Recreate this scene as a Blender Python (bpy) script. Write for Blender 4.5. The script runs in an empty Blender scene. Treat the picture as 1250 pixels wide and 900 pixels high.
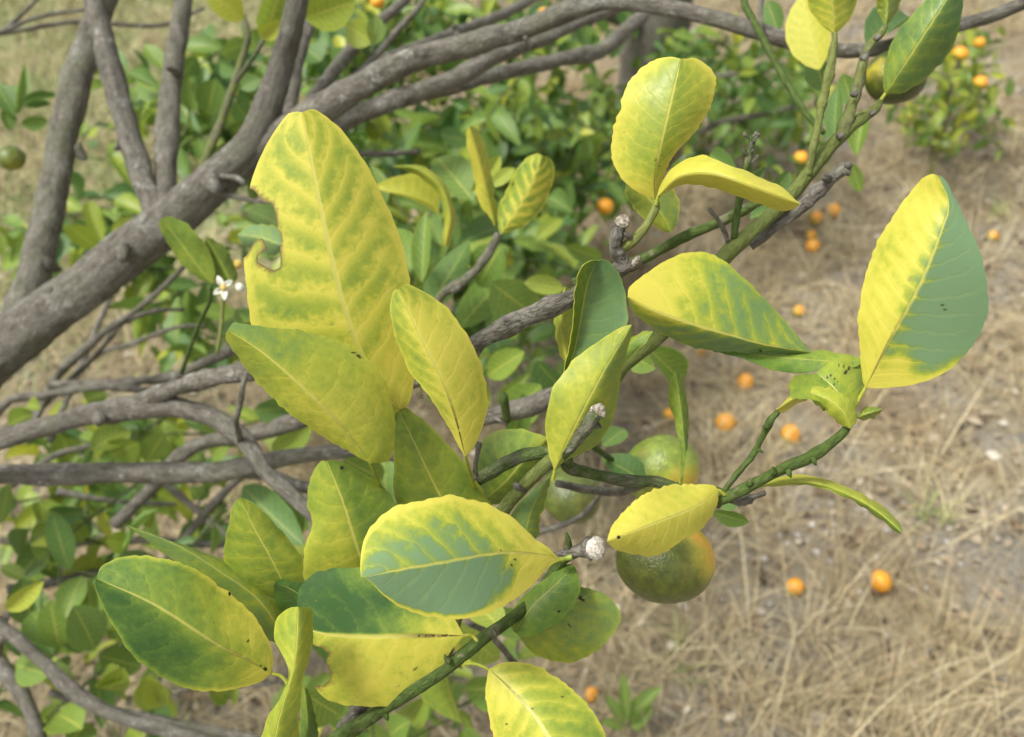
import bpy, math, random
import numpy as np
from mathutils import Vector, Matrix
random.seed(7); RNG = np.random.default_rng(7)
S = bpy.context.scene; C = S.collection
# ------------------------------------------------------------------ camera, sky, sun, exposure
CAM = Vector((0, 0, 1.6)); PITCH = math.radians(38); F = 1227.0
FWD = Vector((0, math.cos(PITCH), -math.sin(PITCH))); UP = Vector((0, math.sin(PITCH), math.cos(PITCH))); RT = Vector((1, 0, 0))
cd = bpy.data.cameras.new('camera'); cam = bpy.data.objects.new('camera', cd); C.objects.link(cam)
cam.location = CAM; cam.rotation_euler = (math.pi/2 - PITCH, 0, 0)
cd.sensor_width = 36; cd.lens = 36*F/1250; cd.clip_start = 0.02; cd.clip_end = 2000
cd.dof.use_dof = True; cd.dof.focus_distance = 0.43; cd.dof.aperture_fstop = 11.5; cd.dof.aperture_blades = 0
S.camera = cam
SUN_EL, SUN_AZ = math.radians(60), math.radians(248)      # azimuth clockwise from +Y: to the left of the camera and a little behind
w = bpy.data.worlds.new('World'); S.world = w; w.use_nodes = True
nt = w.node_tree; bg = nt.nodes['Background']
sky = nt.nodes.new('ShaderNodeTexSky'); sky.sky_type = 'NISHITA'; sky.sun_disc = False
sky.sun_elevation = SUN_EL; sky.sun_rotation = SUN_AZ; sky.dust_density = 4.0; sky.ozone_density = 1.0
hsv = nt.nodes.new('ShaderNodeHueSaturation'); hsv.inputs['Saturation'].default_value = 0.15      # thin overcast: a greyer sky
nt.links.new(sky.outputs[0], hsv.inputs['Color']); nt.links.new(hsv.outputs[0], bg.inputs['Color'])
bg.inputs['Strength'].default_value = 0.095
ld = bpy.data.lights.new('sun', 'SUN'); ld.energy = 1.5; ld.angle = math.radians(11); ld.color = (1, .97, .89)
sun = bpy.data.objects.new('sun', ld); C.objects.link(sun)
sdir = Vector((math.sin(SUN_AZ)*math.cos(SUN_EL), math.cos(SUN_AZ)*math.cos(SUN_EL), math.sin(SUN_EL)))
sun.rotation_euler = sdir.to_track_quat('Z', 'Y').to_euler(); sun.location = (2, -2, 6)
S.view_settings.view_transform = 'Standard'; S.view_settings.look = 'None'; S.view_settings.gamma = 1
S.view_settings.exposure = 1.22
S.cycles.max_bounces = 8; S.cycles.transparent_max_bounces = 4

# ------------------------------------------------------------------ placing by viewing direction and distance
def P(x, y, d): return CAM + float(d)*(FWD + RT*((float(x)-625)/F) - UP*((float(y)-450)/F))
def Pn(x, y, d):
    x, y, d = np.broadcast_arrays(np.asarray(x, float), np.asarray(y, float), np.asarray(d, float))
    return np.array(CAM) + d[..., None]*(np.array(FWD) + np.array(RT)*((x-625)/F)[..., None] - np.array(UP)*((y-450)/F)[..., None])
def px_of(p):
    q = p-np.array(CAM); d = q@np.array(FWD)
    return 625+F*(q@np.array(RT))/d, 450-F*(q@np.array(UP))/d, d
def on_ground(x, y, z=0.0):
    r = FWD + RT*((x-625)/F) - UP*((y-450)/F)
    d = (CAM.z-z)/(-r.z); return P(x, y, d), d
def smooth(a, b, t):
    t = np.clip((np.asarray(t, float)-a)/(b-a), 0, 1); return t*t*(3-2*t)
def spline(pts, n):
    """Catmull-Rom through pts (k columns), n samples spread evenly along its length in the first two columns."""
    p = np.array(pts, float)
    if len(p) == 2: t = np.linspace(0, 1, n)[:, None]; return p[0]*(1-t)+p[1]*t
    q = np.vstack([2*p[0]-p[1], p, 2*p[-1]-p[-2]]); out = []
    for i in range(1, len(q)-2):
        t = np.linspace(0, 1, 16, endpoint=False)[:, None]; a, b, c, e = q[i-1], q[i], q[i+1], q[i+2]
        out.append(.5*((2*b)+(-a+c)*t+(2*a-5*b+4*c-e)*t*t+(-a+3*b-3*c+e)*t**3))
    o = np.vstack(out+[p[-1:]])
    s = np.r_[0, np.cumsum(np.linalg.norm(np.diff(o[:, :2], axis=0), axis=1)+1e-9)]; s /= s[-1]
    u = np.linspace(0, 1, n); return np.stack([np.interp(u, s, o[:, k]) for k in range(o.shape[1])], 1)

# ------------------------------------------------------------------ mesh helpers
def mesh(name, v, f, mat, uv=None, attrs=None, smooth_=True):
    me = bpy.data.meshes.new(name); v = np.asarray(v, np.float32); f = [tuple(int(i) for i in q) for q in f] if not isinstance(f, np.ndarray) else f
    if isinstance(f, np.ndarray):
        nf, k = f.shape; me.vertices.add(len(v)); me.vertices.foreach_set('co', v.ravel())
        me.loops.add(nf*k); me.loops.foreach_set('vertex_index', f.astype(np.int32).ravel())
        me.polygons.add(nf); me.polygons.foreach_set('loop_start', np.arange(0, nf*k, k, dtype=np.int32))
        me.update(calc_edges=True)
    else:
        me.from_pydata([tuple(map(float, q)) for q in v], [], f)
    if uv is not None:
        l = me.uv_layers.new(name='UVMap'); idx = np.empty(len(me.loops), np.int32); me.loops.foreach_get('vertex_index', idx)
        l.data.foreach_set('uv', np.asarray(uv, np.float32)[idx].ravel())
    for k, a in (attrs or {}).items():
        a = np.asarray(a, np.float32)
        t = 'FLOAT' if a.ndim == 1 else 'FLOAT_VECTOR'
        at = me.attributes.new(k, t, 'POINT'); at.data.foreach_set('value' if t == 'FLOAT' else 'vector', a.ravel())
    if smooth_: me.polygons.foreach_set('use_smooth', np.ones(len(me.polygons), bool))
    me.materials.append(mat); me.validate(); me.update(); return me
def link(name, me, parent=None, label=None, **props):
    o = bpy.data.objects.new(name, me); C.objects.link(o)
    if parent is not None: o.parent = parent
    if label: o['label'] = label
    for k, v in props.items(): o[k] = v
    return o
def thing(name, label, cat, loc, group=None):
    o = bpy.data.objects.new(name, None); C.objects.link(o); o.location = loc; o.empty_display_size = .05
    o['label'] = label; o['category'] = cat
    if group: o['group'] = group
    return o

# ------------------------------------------------------------------ materials
class NB:
    def __init__(s, name):
        s.m = bpy.data.materials.new(name); s.m.use_nodes = True; s.t = s.m.node_tree; s.t.nodes.clear()
        s.out = s.n('ShaderNodeOutputMaterial')
    def n(s, k, **kw):
        o = s.t.nodes.new(k)
        for a, b in kw.items(): setattr(o, a, b)
        return o
    def put(s, sock, v):
        if isinstance(v, bpy.types.NodeSocket): s.t.links.new(v, sock)
        elif isinstance(v, tuple) and len(v) == 3 and sock.type == 'RGBA': sock.default_value = (*v, 1)
        else: sock.default_value = v
    def math(s, op, a, b=0.0, c=None, clamp=False):
        o = s.n('ShaderNodeMath', operation=op, use_clamp=clamp); s.put(o.inputs[0], a); s.put(o.inputs[1], b)
        if c is not None: s.put(o.inputs[2], c)
        return o.outputs[0]
    def step(s, x, a, b, lo=0.0, hi=1.0):
        o = s.n('ShaderNodeMapRange', interpolation_type='SMOOTHSTEP'); s.put(o.inputs[0], x)
        for i, v in zip((1, 2, 3, 4), (a, b, lo, hi)): s.put(o.inputs[i], v)
        return o.outputs[0]
    def mix(s, f, a, b, mode='MIX'):
        o = s.n('ShaderNodeMix', data_type='RGBA', blend_type=mode); s.put(o.inputs[0], f); s.put(o.inputs[6], a); s.put(o.inputs[7], b); return o.outputs[2]
    def attr(s, name, typ='GEOMETRY', out='Fac'):
        return s.n('ShaderNodeAttribute', attribute_type=typ, attribute_name=name).outputs[out]
    def noise(s, vec, scale, detail=3, rough=.5, w=None, dist=0.0):
        o = s.n('ShaderNodeTexNoise', noise_dimensions='4D' if w is not None else '3D')
        s.put(o.inputs['Vector'], vec); o.inputs['Scale'].default_value = scale; o.inputs['Detail'].default_value = detail
        o.inputs['Roughness'].default_value = rough; o.inputs['Distortion'].default_value = dist
        if w is not None: s.put(o.inputs['W'], w)
        return o.outputs['Fac']
    def ramp(s, x, stops):
        o = s.n('ShaderNodeValToRGB'); e = o.color_ramp.elements
        while len(e) < len(stops): e.new(.5)
        for q, (p, c) in zip(e, stops): q.position = p; q.color = (*c, 1)
        s.put(o.inputs[0], x); return o.outputs[0]
    def bump(s, h, dist, strength=1.0):
        o = s.n('ShaderNodeBump'); s.put(o.inputs['Height'], h); o.inputs['Distance'].default_value = dist; o.inputs['Strength'].default_value = strength
        return o.outputs[0]
    def bsdf(s, col, rough=.5, spec=.5, normal=None):
        o = s.n('ShaderNodeBsdfPrincipled'); s.put(o.inputs['Base Color'], col); s.put(o.inputs['Roughness'], rough)
        o.inputs['Specular IOR Level'].default_value = spec
        if normal is not None: s.put(o.inputs['Normal'], normal)
        return o.outputs[0]
    def done(s, sh): s.t.links.new(sh, s.out.inputs['Surface']); return s.m

def leaf_material():
    b = NB('leaf_tissue'); co = b.n('ShaderNodeTexCoord'); uv = b.n('ShaderNodeSeparateXYZ'); b.put(uv.inputs[0], co.outputs['UV'])
    rnd = b.math('MULTIPLY', b.n('ShaderNodeObjectInfo').outputs['Random'], 40.0)
    u = b.math('MULTIPLY_ADD', uv.outputs[0], 2.0, -1.0); V = uv.outputs[1]; au = b.math('ABSOLUTE', u); sg = b.math('SIGN', u)
    ob = lambda k: b.attr(k, 'OBJECT')
    n1 = b.noise(co.outputs['Object'], 65, 3, .55, rnd); n2 = b.noise(co.outputs['Object'], 260, 3, .6, rnd); n3 = b.noise(co.outputs['Object'], 900, 2, .6, rnd)
    d1 = b.math('SUBTRACT', n1, .5); d2 = b.math('SUBTRACT', n2, .5)
    pos = b.math('MULTIPLY', b.math('SUBTRACT', V, b.math('MULTIPLY', b.math('POWER', au, 1.2), .17)), ob('veins'))
    t = b.math('ADD', b.math('ADD', pos, b.math('MULTIPLY', sg, .23)), b.math('ADD', b.math('MULTIPLY', d1, .9), b.math('MULTIPLY', d2, .35)))
    tri = b.math('MULTIPLY', b.math('ABSOLUTE', b.math('SUBTRACT', b.math('FRACT', t), .5)), 2.0)
    vs = b.math('MULTIPLY', ob('vein_pale'), .72)
    n0 = b.noise(co.outputs['Object'], 22, 2, .5, rnd)
    net = b.n('ShaderNodeTexVoronoi', feature='DISTANCE_TO_EDGE'); net.inputs['Scale'].default_value = 330; b.put(net.inputs['Vector'], co.outputs['Object'])
    netl = b.step(net.outputs['Distance'], .0, .16, 1.0, 0.0)
    fade = b.step(au, .55, 1.0, 1.0, .15)
    broad = b.math('MULTIPLY', b.step(tri, .05, 1.0), fade); thin = b.math('MULTIPLY', b.step(tri, .80, 1.0), fade)
    mid = b.step(au, .004, .042, 1.0, 0.0); midw = b.step(au, .03, .22, 1.0, 0.0)
    p = b.math('ADD', b.attr('pig'), ob('pig'))
    p = b.math('ADD', p, b.math('MULTIPLY', d1, b.math('MULTIPLY_ADD', vs, .5, .42)))
    p = b.math('ADD', p, b.math('MULTIPLY', d2, b.math('MULTIPLY_ADD', vs, .35, .22)))
    p = b.math('SUBTRACT', p, b.math('MULTIPLY', vs, b.math('ADD', b.math('MULTIPLY_ADD', broad, .5, -.22), b.math('MULTIPLY', thin, .2))))
    p = b.math('ADD', p, b.math('MULTIPLY', b.math('SUBTRACT', n0, .5), .38)); p = b.math('SUBTRACT', p, b.math('MULTIPLY', netl, .04))
    p = b.math('SUBTRACT', p, b.math('MULTIPLY', midw, b.math('MULTIPLY', vs, .25)))
    p = b.math('SUBTRACT', p, b.math('MULTIPLY', mid, .30))
    p = b.math('SUBTRACT', p, b.math('MULTIPLY', b.step(au, .86, 1.0), ob('rim')))
    col = b.ramp(p, [(0, (.66, .60, .095)), (.2, (.575, .555, .075)), (.38, (.39, .44, .05)), (.58, (.235, .33, .045)), (.78, (.12, .22, .036)), (1, (.055, .135, .03))])
    col = b.mix(b.math('MULTIPLY', ob('glauc'), b.step(p, .35, .8)), col, (.20, .325, .16))  # painted grey-green sky reflection on the green tissue; also pales leaf B
    col = b.mix(b.math('MULTIPLY', b.math('MULTIPLY', thin, vs), .2), col, (.70, .62, .13))
    col = b.mix(b.math('MULTIPLY', mid, b.math('MULTIPLY_ADD', b.step(p, .3, .9), -.2, .6)), col, (.56, .55, .17))
    vor = b.n('ShaderNodeTexVoronoi'); vor.inputs['Scale'].default_value = 95; b.put(vor.inputs['Vector'], co.outputs['Object'])
    cell = b.n('ShaderNodeSeparateColor'); b.put(cell.inputs[0], vor.outputs['Color'])
    spot = b.math('MULTIPLY', b.math('LESS_THAN', cell.outputs[0], ob('spots')), b.math('LESS_THAN', vor.outputs['Distance'], b.math('MULTIPLY_ADD', n3, .16, .0)))
    col = b.mix(spot, col, (.035, .022, .012))
    st = b.math('MULTIPLY', b.math('MULTIPLY', b.step(b.math('ADD', au, b.math('MULTIPLY', d2, .08)), .02, .075, 1.0, 0.0), b.step(V, .08, .5, 1.0, 0.0)), b.math('MULTIPLY', ob('streak'), b.step(n2, .30, .48)))
    col = b.mix(st, col, (.07, .03, .012))
    col = b.mix(b.step(n2, .66, .74, 0, .35), col, (.30, .24, .08))
    col = b.mix(b.math('MULTIPLY', b.attr('necro'), b.step(n2, .3, .5, .35, 1.0)), col, (.22, .13, .05))
    col = b.mix(b.step(b.math('ADD', b.attr('mark'), b.math('MULTIPLY', d2, .6)), .25, .95), col, (.05, .032, .016))
    hgt = b.math('ADD', b.math('MULTIPLY', b.step(tri, .7, 1.0), b.math('MULTIPLY', fade, -.5)), b.math('ADD', b.math('MULTIPLY', mid, -1.0), b.math('MULTIPLY', n2, .5)))
    hgt = b.math('ADD', hgt, b.math('ADD', b.math('MULTIPLY', n3, .25), b.math('ADD', b.math('MULTIPLY', netl, -.14), b.math('MULTIPLY', n1, 2.2))))
    nor = b.bump(hgt, .00014, .8)
    sh = b.bsdf(col, b.math('MULTIPLY_ADD', n2, .30, .27), .45, nor)
    tr = b.n('ShaderNodeBsdfTranslucent'); b.put(tr.inputs[0], b.mix(.5, col, (.45, .55, .04), 'MULTIPLY')); b.put(tr.inputs['Normal'], nor)
    b.put(tr.inputs[0], b.mix(.25, col, (.9, 1.0, .2), 'MULTIPLY'))
    mx = b.n('ShaderNodeMixShader'); mx.inputs[0].default_value = .34; b.put(mx.inputs[1], sh); b.put(mx.inputs[2], tr.outputs[0])
    return b.done(mx.outputs[0])

def bark_material():
    b = NB('bark'); k = b.attr('bk', 'GEOMETRY', 'Vector'); co = b.n('ShaderNodeTexCoord').outputs['Object']
    n1 = b.noise(k, 170, 5, .6); n2 = b.noise(k, 520, 4, .65); n3 = b.noise(co, 22, 3, .5); n4 = b.noise(co, 90, 4, .6)
    young = b.attr('young', 'OBJECT')
    grey = b.ramp(n1, [(.25, (.052, .046, .036)), (.42, (.122, .111, .089)), (.6, (.185, .172, .141)), (.8, (.275, .262, .222))])
    grey = b.mix(b.step(n3, .48, .7, 0, .45), grey, (.145, .15, .095))
    grey = b.mix(b.step(n4, .64, .72, 0, .6), grey, (.40, .39, .34))
    ck = b.n('ShaderNodeTexVoronoi', feature='DISTANCE_TO_EDGE'); ck.inputs['Scale'].default_value = 380; b.put(ck.inputs['Vector'], k); crack = b.step(b.math('ADD', ck.outputs['Distance'], b.math('MULTIPLY', b.math('SUBTRACT', n2, .5), .9)), -.1, .2)
    grey = b.mix(b.step(crack, 0, 1, .38, 0.0), grey, (.05, .043, .033))
    lich = b.math('MULTIPLY', b.step(b.noise(co, 45, 3, .5), .60, .66), b.step(n2, .4, .6)); grey = b.mix(b.math('MULTIPLY', lich, .5), grey, (.36, .37, .33))
    grey = b.mix(b.step(n4, .25, .38, .45, 0.0), grey, (.10, .06, .035))
    grn = b.ramp(n2, [(.25, (.03, .048, .010)), (.55, (.062, .098, .018)), (.8, (.12, .15, .035))])
    grn = b.mix(b.step(n4, .56, .68, 0, .55), grn, (.22, .19, .13))
    grn = b.mix(b.attr('pale', 'OBJECT'), grn, (.20, .215, .06))
    col = b.mix(b.step(b.math('ADD', young, b.math('MULTIPLY', b.math('SUBTRACT', n4, .5), .9)), .3, .7), grey, grn)
    h = b.math('ADD', b.math('MULTIPLY', n1, 1.0), b.math('ADD', b.math('MULTIPLY', n2, .55), b.math('MULTIPLY', crack, .3)))
    amt = b.bump(b.math('MULTIPLY', h, b.math('MULTIPLY_ADD', young, -.55, 1.0)), .0022, .9)
    return b.done(b.bsdf(col, .75, .25, amt))

def plain_noise_mat(name, stops, scale, rough=.8, bump=.002, attr=None, spec=.2):
    b = NB(name); co = b.n('ShaderNodeTexCoord').outputs['Object']; n = b.noise(co, scale, 4, .6)
    x = n if attr is None else b.math('ADD', b.attr(attr), b.math('MULTIPLY', b.math('SUBTRACT', n, .5), .25))
    return b.done(b.bsdf(b.ramp(x, stops), rough, spec, b.bump(n, bump, .8)))

def orange_material(name, base_green, patch=(0, 0, 1), edge=(.5, .9)):
    b = NB(name); co = b.n('ShaderNodeTexCoord'); g = co.outputs['Object']
    n1 = b.noise(g, 60, 3, .5); n2 = b.noise(g, 700, 2, .5); n3 = b.noise(g, 160, 4, .6)
    nm = b.n('ShaderNodeVectorMath', operation='NORMALIZE'); b.put(nm.inputs[0], g)
    dt = b.n('ShaderNodeVectorMath', operation='DOT_PRODUCT'); b.put(dt.inputs[0], nm.outputs[0]); dt.inputs[1].default_value = Vector(patch).normalized()
    x = b.math('ADD', dt.outputs['Value'], b.math('MULTIPLY', b.math('SUBTRACT', n1, .5), .5))
    ripe = b.step(x, edge[0], edge[1])
    gr = b.ramp(b.math('ADD', n3, b.math('MULTIPLY', x, .12)), [(.25, tuple(.6*c for c in base_green)), (.5, base_green), (.75, tuple(1.5*c for c in base_green))])
    col = b.mix(b.step(ripe, 0, .55), gr, (.42, .36, .03)); col = b.mix(b.step(ripe, .4, 1.0), col, (.80, .34, .018))
    col = b.mix(b.math('MULTIPLY', b.attr('wear', 'OBJECT'), b.step(n1, .5, .75, 0, .75)), col, (.50, .36, .08))
    col = b.mix(b.step(n3, .66, .76, 0, .6), col, (.15, .10, .045))
    return b.done(b.bsdf(col, .31, .5, b.bump(n2, .0008, .8)))

LEAF = leaf_material(); BARK = bark_material()

# ------------------------------------------------------------------ ground
def hgt(x, y):
    x = np.asarray(x, float); y = np.asarray(y, float)
    near = 1/(1+((x/8)**2+((y-3)/8)**2)**2)
    return near*(.018*np.sin(2.1*x+1.3*np.sin(1.7*y))+.014*np.sin(3.7*y+.8+np.sin(2.3*x))+.007*np.sin(8.1*x+5.3*y)+.006*np.sin(13*y-6*x+1)+.004*np.sin(21*x+17*y))
def greenness(x, y):
    return smooth(-.35, -1.3, x)*smooth(1.7, 2.7, y)
def make_ground():
    ax = np.unique(np.r_[-np.geomspace(4, 400, 24), np.linspace(-4, 4, 161), np.geomspace(4, 400, 24)])
    ay = np.unique(np.r_[-np.geomspace(1, 400, 24), np.linspace(-1, 7, 161), np.geomspace(7, 500, 24)])
    X, Y = np.meshgrid(ax, ay); v = np.stack([X, Y, hgt(X, Y)], -1).reshape(-1, 3)
    nx, ny = len(ax), len(ay); i = (np.arange(ny-1)[:, None]*nx+np.arange(nx-1)).ravel()
    f = np.stack([i, i+1, i+nx+1, i+nx], 1)
    b = NB('dry_soil'); co = b.n('ShaderNodeTexCoord').outputs['Object']
    n1 = b.noise(co, 3.2, 5, .6); n2 = b.noise(co, 24, 5, .65); n3 = b.noise(co, 120, 4, .65)
    c = b.ramp(n2, [(.25, (.13, .105, .062)), (.45, (.245, .205, .13)), (.6, (.34, .29, .185)), (.78, (.45, .39, .26))])
    c = b.mix(b.step(n1, .40, .66), c, b.ramp(n3, [(.3, (.14, .125, .10)), (.55, (.27, .25, .21)), (.75, (.41, .385, .33))]))
    c = b.mix(b.step(n3, .62, .75, 0, .5), c, (.42, .34, .22))
    c = b.mix(b.math('MULTIPLY', b.attr('green'), b.step(n2, .25, .6, .5, .95)), c, (.235, .29, .12))
    c = b.mix(b.step(b.noise(co, 1.7, 4, .6), .52, .66, 0, .45), c, (.21, .14, .085))
    m = b.done(b.bsdf(c, .95, .1, b.bump(b.math('ADD', n2, b.math('MULTIPLY', n3, .4)), .02, .9)))
    g = link('ground', mesh('ground', v, f, m, attrs={'green': greenness(v[:, 0], v[:, 1])}), kind='structure')
    return g
make_ground()

def ground_points(n):
    x = RNG.uniform(-4.2, 4.2, n*2); y = RNG.uniform(.5, 6.6, n*2)
    p = np.stack([x, y, 0*x], 1); a, c, d = px_of(p); k = (a > -200) & (a < 1450) & (c > -160) & (c < 1120) & (d > .3)
    return x[k], y[k]
def blades(name, x, y, length, width, az, el, droop, val, mat, seg=3):
    n = len(x); h = hgt(x, y); t = np.linspace(0, 1, seg+1)
    dx, dy = np.cos(az), np.sin(az)
    e = el[:, None]-droop[:, None]*t[None]; st = length[:, None]/seg
    r = np.cumsum(np.c_[np.zeros(n), (np.cos(e)*st)[:, :-1]], 1); z = np.cumsum(np.c_[np.zeros(n), (np.sin(e)*st)[:, :-1]], 1)
    cx = x[:, None]+dx[:, None]*r; cy = y[:, None]+dy[:, None]*r; cz = np.maximum(h[:, None]+z, hgt(cx, cy)+.002+.004*RNG.random((n, 1)))
    wv = width[:, None]*np.array([.8, 1, .75, .12][:seg+1])[None]/2
    sx, sy = -dy[:, None]*wv, dx[:, None]*wv; tw = RNG.normal(0, .5, (n, 1))*wv
    A = np.stack([cx-sx, cy-sy, cz-tw], -1); B = np.stack([cx+sx, cy+sy, cz+tw], -1)
    v = np.stack([A, B], 2).reshape(-1, 3); base = np.arange(n)*(2*(seg+1))
    f = np.concatenate([np.stack([base+2*k, base+2*k+1, base+2*k+3, base+2*k+2], 1) for k in range(seg)])
    o = link(name, mesh(name, v, f, mat, attrs={'val': np.repeat(val, 2*(seg+1))}, smooth_=False), kind='stuff'); return o

STRAW = plain_noise_mat('straw', [(0, (.15, .10, .055)), (.3, (.30, .23, .125)), (.6, (.45, .355, .20)), (1, (.64, .56, .36))], 60, .7, .0005, 'val', .3)
GREENBLADE = plain_noise_mat('green_blade', [(0, (.12, .17, .05)), (.5, (.23, .28, .09)), (1, (.42, .42, .19))], 60, .6, .0005, 'val', .3)
def make_grass():
    x, y = ground_points(70000); n = len(x)                      # flattened straw
    dens = .5+.5*np.sin(2.3*x+1.1*np.sin(3*y))*np.sin(2.9*y+.7*x); k = RNG.random(n) < .36+.64*dens**1.2; x, y = x[k], y[k]; n = len(x)
    blades('dry_grass', x, y, RNG.uniform(.05, .17, n), RNG.uniform(.0008, .0021, n), RNG.uniform(0, 6.28, n), RNG.uniform(0, .45, n), RNG.uniform(0, .8, n), np.clip(RNG.normal(.5, .24, n), 0, 1), STRAW)
    cx, cy = ground_points(3400); dn = .5+.5*np.sin(2.3*cx+1.1*np.sin(3*cy))*np.sin(2.9*cy+.7*cx); a_, c_, _ = px_of(np.stack([cx, cy, 0*cx], 1)); k = RNG.random(len(cx)) < .25+.7*dn+.5*smooth(640, 820, c_); cx, cy = cx[k], cy[k]   # standing tufts
    m = 26; n = len(cx)*m; x = np.repeat(cx, m)+RNG.normal(0, .022, n); y = np.repeat(cy, m)+RNG.normal(0, .022, n)
    blades('dry_grass_tufts', x, y, RNG.uniform(.06, .2, n), RNG.uniform(.0009, .0024, n), RNG.uniform(0, 6.28, n), RNG.uniform(.35, 1.35, n), RNG.uniform(.1, 1.2, n), np.clip(np.repeat(RNG.normal(.6, .15, len(cx)), m)+RNG.normal(0, .16, n), 0, 1), STRAW)
    sx, sy = ground_points(700); a, c, _ = px_of(np.stack([sx, sy, 0*sx], 1)); k = (a > 640) & (c > 560); sx, sy = sx[k], sy[k]; m = 3; n = len(sx)*m    # pale seed stalks still standing
    blades('dry_stalks', np.repeat(sx, m)+RNG.normal(0, .03, n), np.repeat(sy, m)+RNG.normal(0, .03, n), RNG.uniform(.14, .34, n), RNG.uniform(.0014, .0026, n), RNG.uniform(0, 6.28, n), RNG.uniform(.8, 1.5, n), RNG.uniform(.1, .9, n), np.clip(RNG.normal(.9, .1, n), 0, 1), STRAW)
    x, y = ground_points(80000); g = greenness(x, y); k = RNG.random(len(x)) < 1.0*g; x, y = x[k], y[k]; n = len(x)
    tx, ty = ground_points(300); k = RNG.random(len(tx)) < .5; tx, ty = tx[k], ty[k]; m = 14
    x = np.r_[x, np.repeat(tx, m)+RNG.normal(0, .02, len(tx)*m)]; y = np.r_[y, np.repeat(ty, m)+RNG.normal(0, .02, len(ty)*m)]; n = len(x)
    blades('green_grass', x, y, RNG.uniform(.03, .09, n), RNG.uniform(.002, .005, n), RNG.uniform(0, 6.28, n), RNG.uniform(.4, 1.4, n), RNG.uniform(.2, 1.4, n), np.clip(RNG.normal(.6, .25, n), 0, 1), GREENBLADE)
make_grass()
LITTER = plain_noise_mat('dead_leaf', [(0, (.06, .045, .03)), (.3, (.17, .12, .075)), (.6, (.31, .24, .16)), (.85, (.44, .37, .27)), (1, (.58, .53, .44))], 90, .75, .001, 'val', .25)
def make_litter():
    x, y = ground_points(16000); n = len(x); L = RNG.uniform(.006, .026, n); L[RNG.random(n) < .08] *= 1.7; az = RNG.uniform(0, 6.28, n); W = L*RNG.uniform(.22, .5, n)
    prof = np.array([[0, 0, 0], [-.9, .35, .2], [0, .35, 0], [.9, .35, .2], [-.8, .7, .25], [0, .7, .05], [.8, .7, .25], [0, 1, .12]])
    px_, py_, pz_ = prof[:, 0], prof[:, 1], prof[:, 2]
    lx = px_[None]*W[:, None]; ly = (py_[None]-.5)*L[:, None]; lz = pz_[None]*L[:, None]*RNG.uniform(-.6, 1.4, (n, 1))+RNG.normal(0, .25, (n, 1))*lx+RNG.normal(0, .2, (n, 1))*ly
    gx = x[:, None]+np.cos(az)[:, None]*lx-np.sin(az)[:, None]*ly; gy = y[:, None]+np.sin(az)[:, None]*lx+np.cos(az)[:, None]*ly
    gz = np.maximum(hgt(x, y)[:, None]+.008+lz, hgt(gx, gy)+.002); v = np.stack([gx, gy, gz], -1).reshape(-1, 3)
    b = np.arange(n)*8; T = lambda *q: np.stack([b+i for i in q], 1)
    f = np.concatenate([T(0, 1, 2, 2), T(0, 2, 3, 3), T(1, 4, 5, 2), T(2, 5, 6, 3), T(4, 7, 5, 5), T(5, 7, 6, 6)])
    quads = [tuple(q[:3]) if q[2] == q[3] else tuple(q) for q in f.tolist()]
    link('leaf_litter', mesh('leaf_litter', v, quads, LITTER, attrs={'val': np.repeat(np.clip(RNG.normal(.5, .27, n), 0, 1), 8)}, smooth_=False), kind='stuff')
make_litter()
STONE = plain_noise_mat('pale_stone', [(0, (.17, .15, .13)), (.5, (.36, .34, .31)), (1, (.72, .70, .67))], 120, .85, .001, 'val', .2)
def make_pebbles():
    x, y = ground_points(1700); c, _ = on_ground(1010, 640); c2, _ = on_ground(900, 615); c3, _ = on_ground(600, 620)
    for q, s, k in ((c, .16, 130), (c2, .14, 60), (c3, .3, 60)): x = np.r_[x, RNG.normal(q.x, s, k)]; y = np.r_[y, RNG.normal(q.y, s*.7, k)]
    n = len(x); r = RNG.gamma(2.0, .0017, n)+.002; r = np.minimum(r*.85, .009)
    ph = (1+5**.5)/2; ico = np.array([(-1, ph, 0), (1, ph, 0), (-1, -ph, 0), (1, -ph, 0), (0, -1, ph), (0, 1, ph), (0, -1, -ph), (0, 1, -ph), (ph, 0, -1), (ph, 0, 1), (-ph, 0, -1), (-ph, 0, 1)])/1.9
    fi = np.array([(0, 11, 5), (0, 5, 1), (0, 1, 7), (0, 7, 10), (0, 10, 11), (1, 5, 9), (5, 11, 4), (11, 10, 2), (10, 7, 6), (7, 1, 8), (3, 9, 4), (3, 4, 2), (3, 2, 6), (3, 6, 8), (3, 8, 9), (4, 9, 5), (2, 4, 11), (6, 2, 10), (8, 6, 7), (9, 8, 1)])
    v = ico[None]*r[:, None, None]*RNG.uniform(.65, 1.2, (n, 12, 1))*np.array([1.1, 1, .65]); a = RNG.uniform(0, 6.28, n)
    vx = v[..., 0]*np.cos(a)[:, None]-v[..., 1]*np.sin(a)[:, None]; vy = v[..., 0]*np.sin(a)[:, None]+v[..., 1]*np.cos(a)[:, None]
    v = np.stack([vx+x[:, None], vy+y[:, None], v[..., 2]+(hgt(x, y)+r*.35)[:, None]], -1).reshape(-1, 3)
    f = (fi[None]+(np.arange(n)*12)[:, None, None]).reshape(-1, 3)
    val = RNG.random(n)*.6; val[1700 if n > 1700 else 0:] += .3; val[RNG.random(n) < .06] = .75
    link('pebbles', mesh('pebbles', v, f, STONE, attrs={'val': np.repeat(val, 12)}, smooth_=False), kind='stuff')
make_pebbles()

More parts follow.
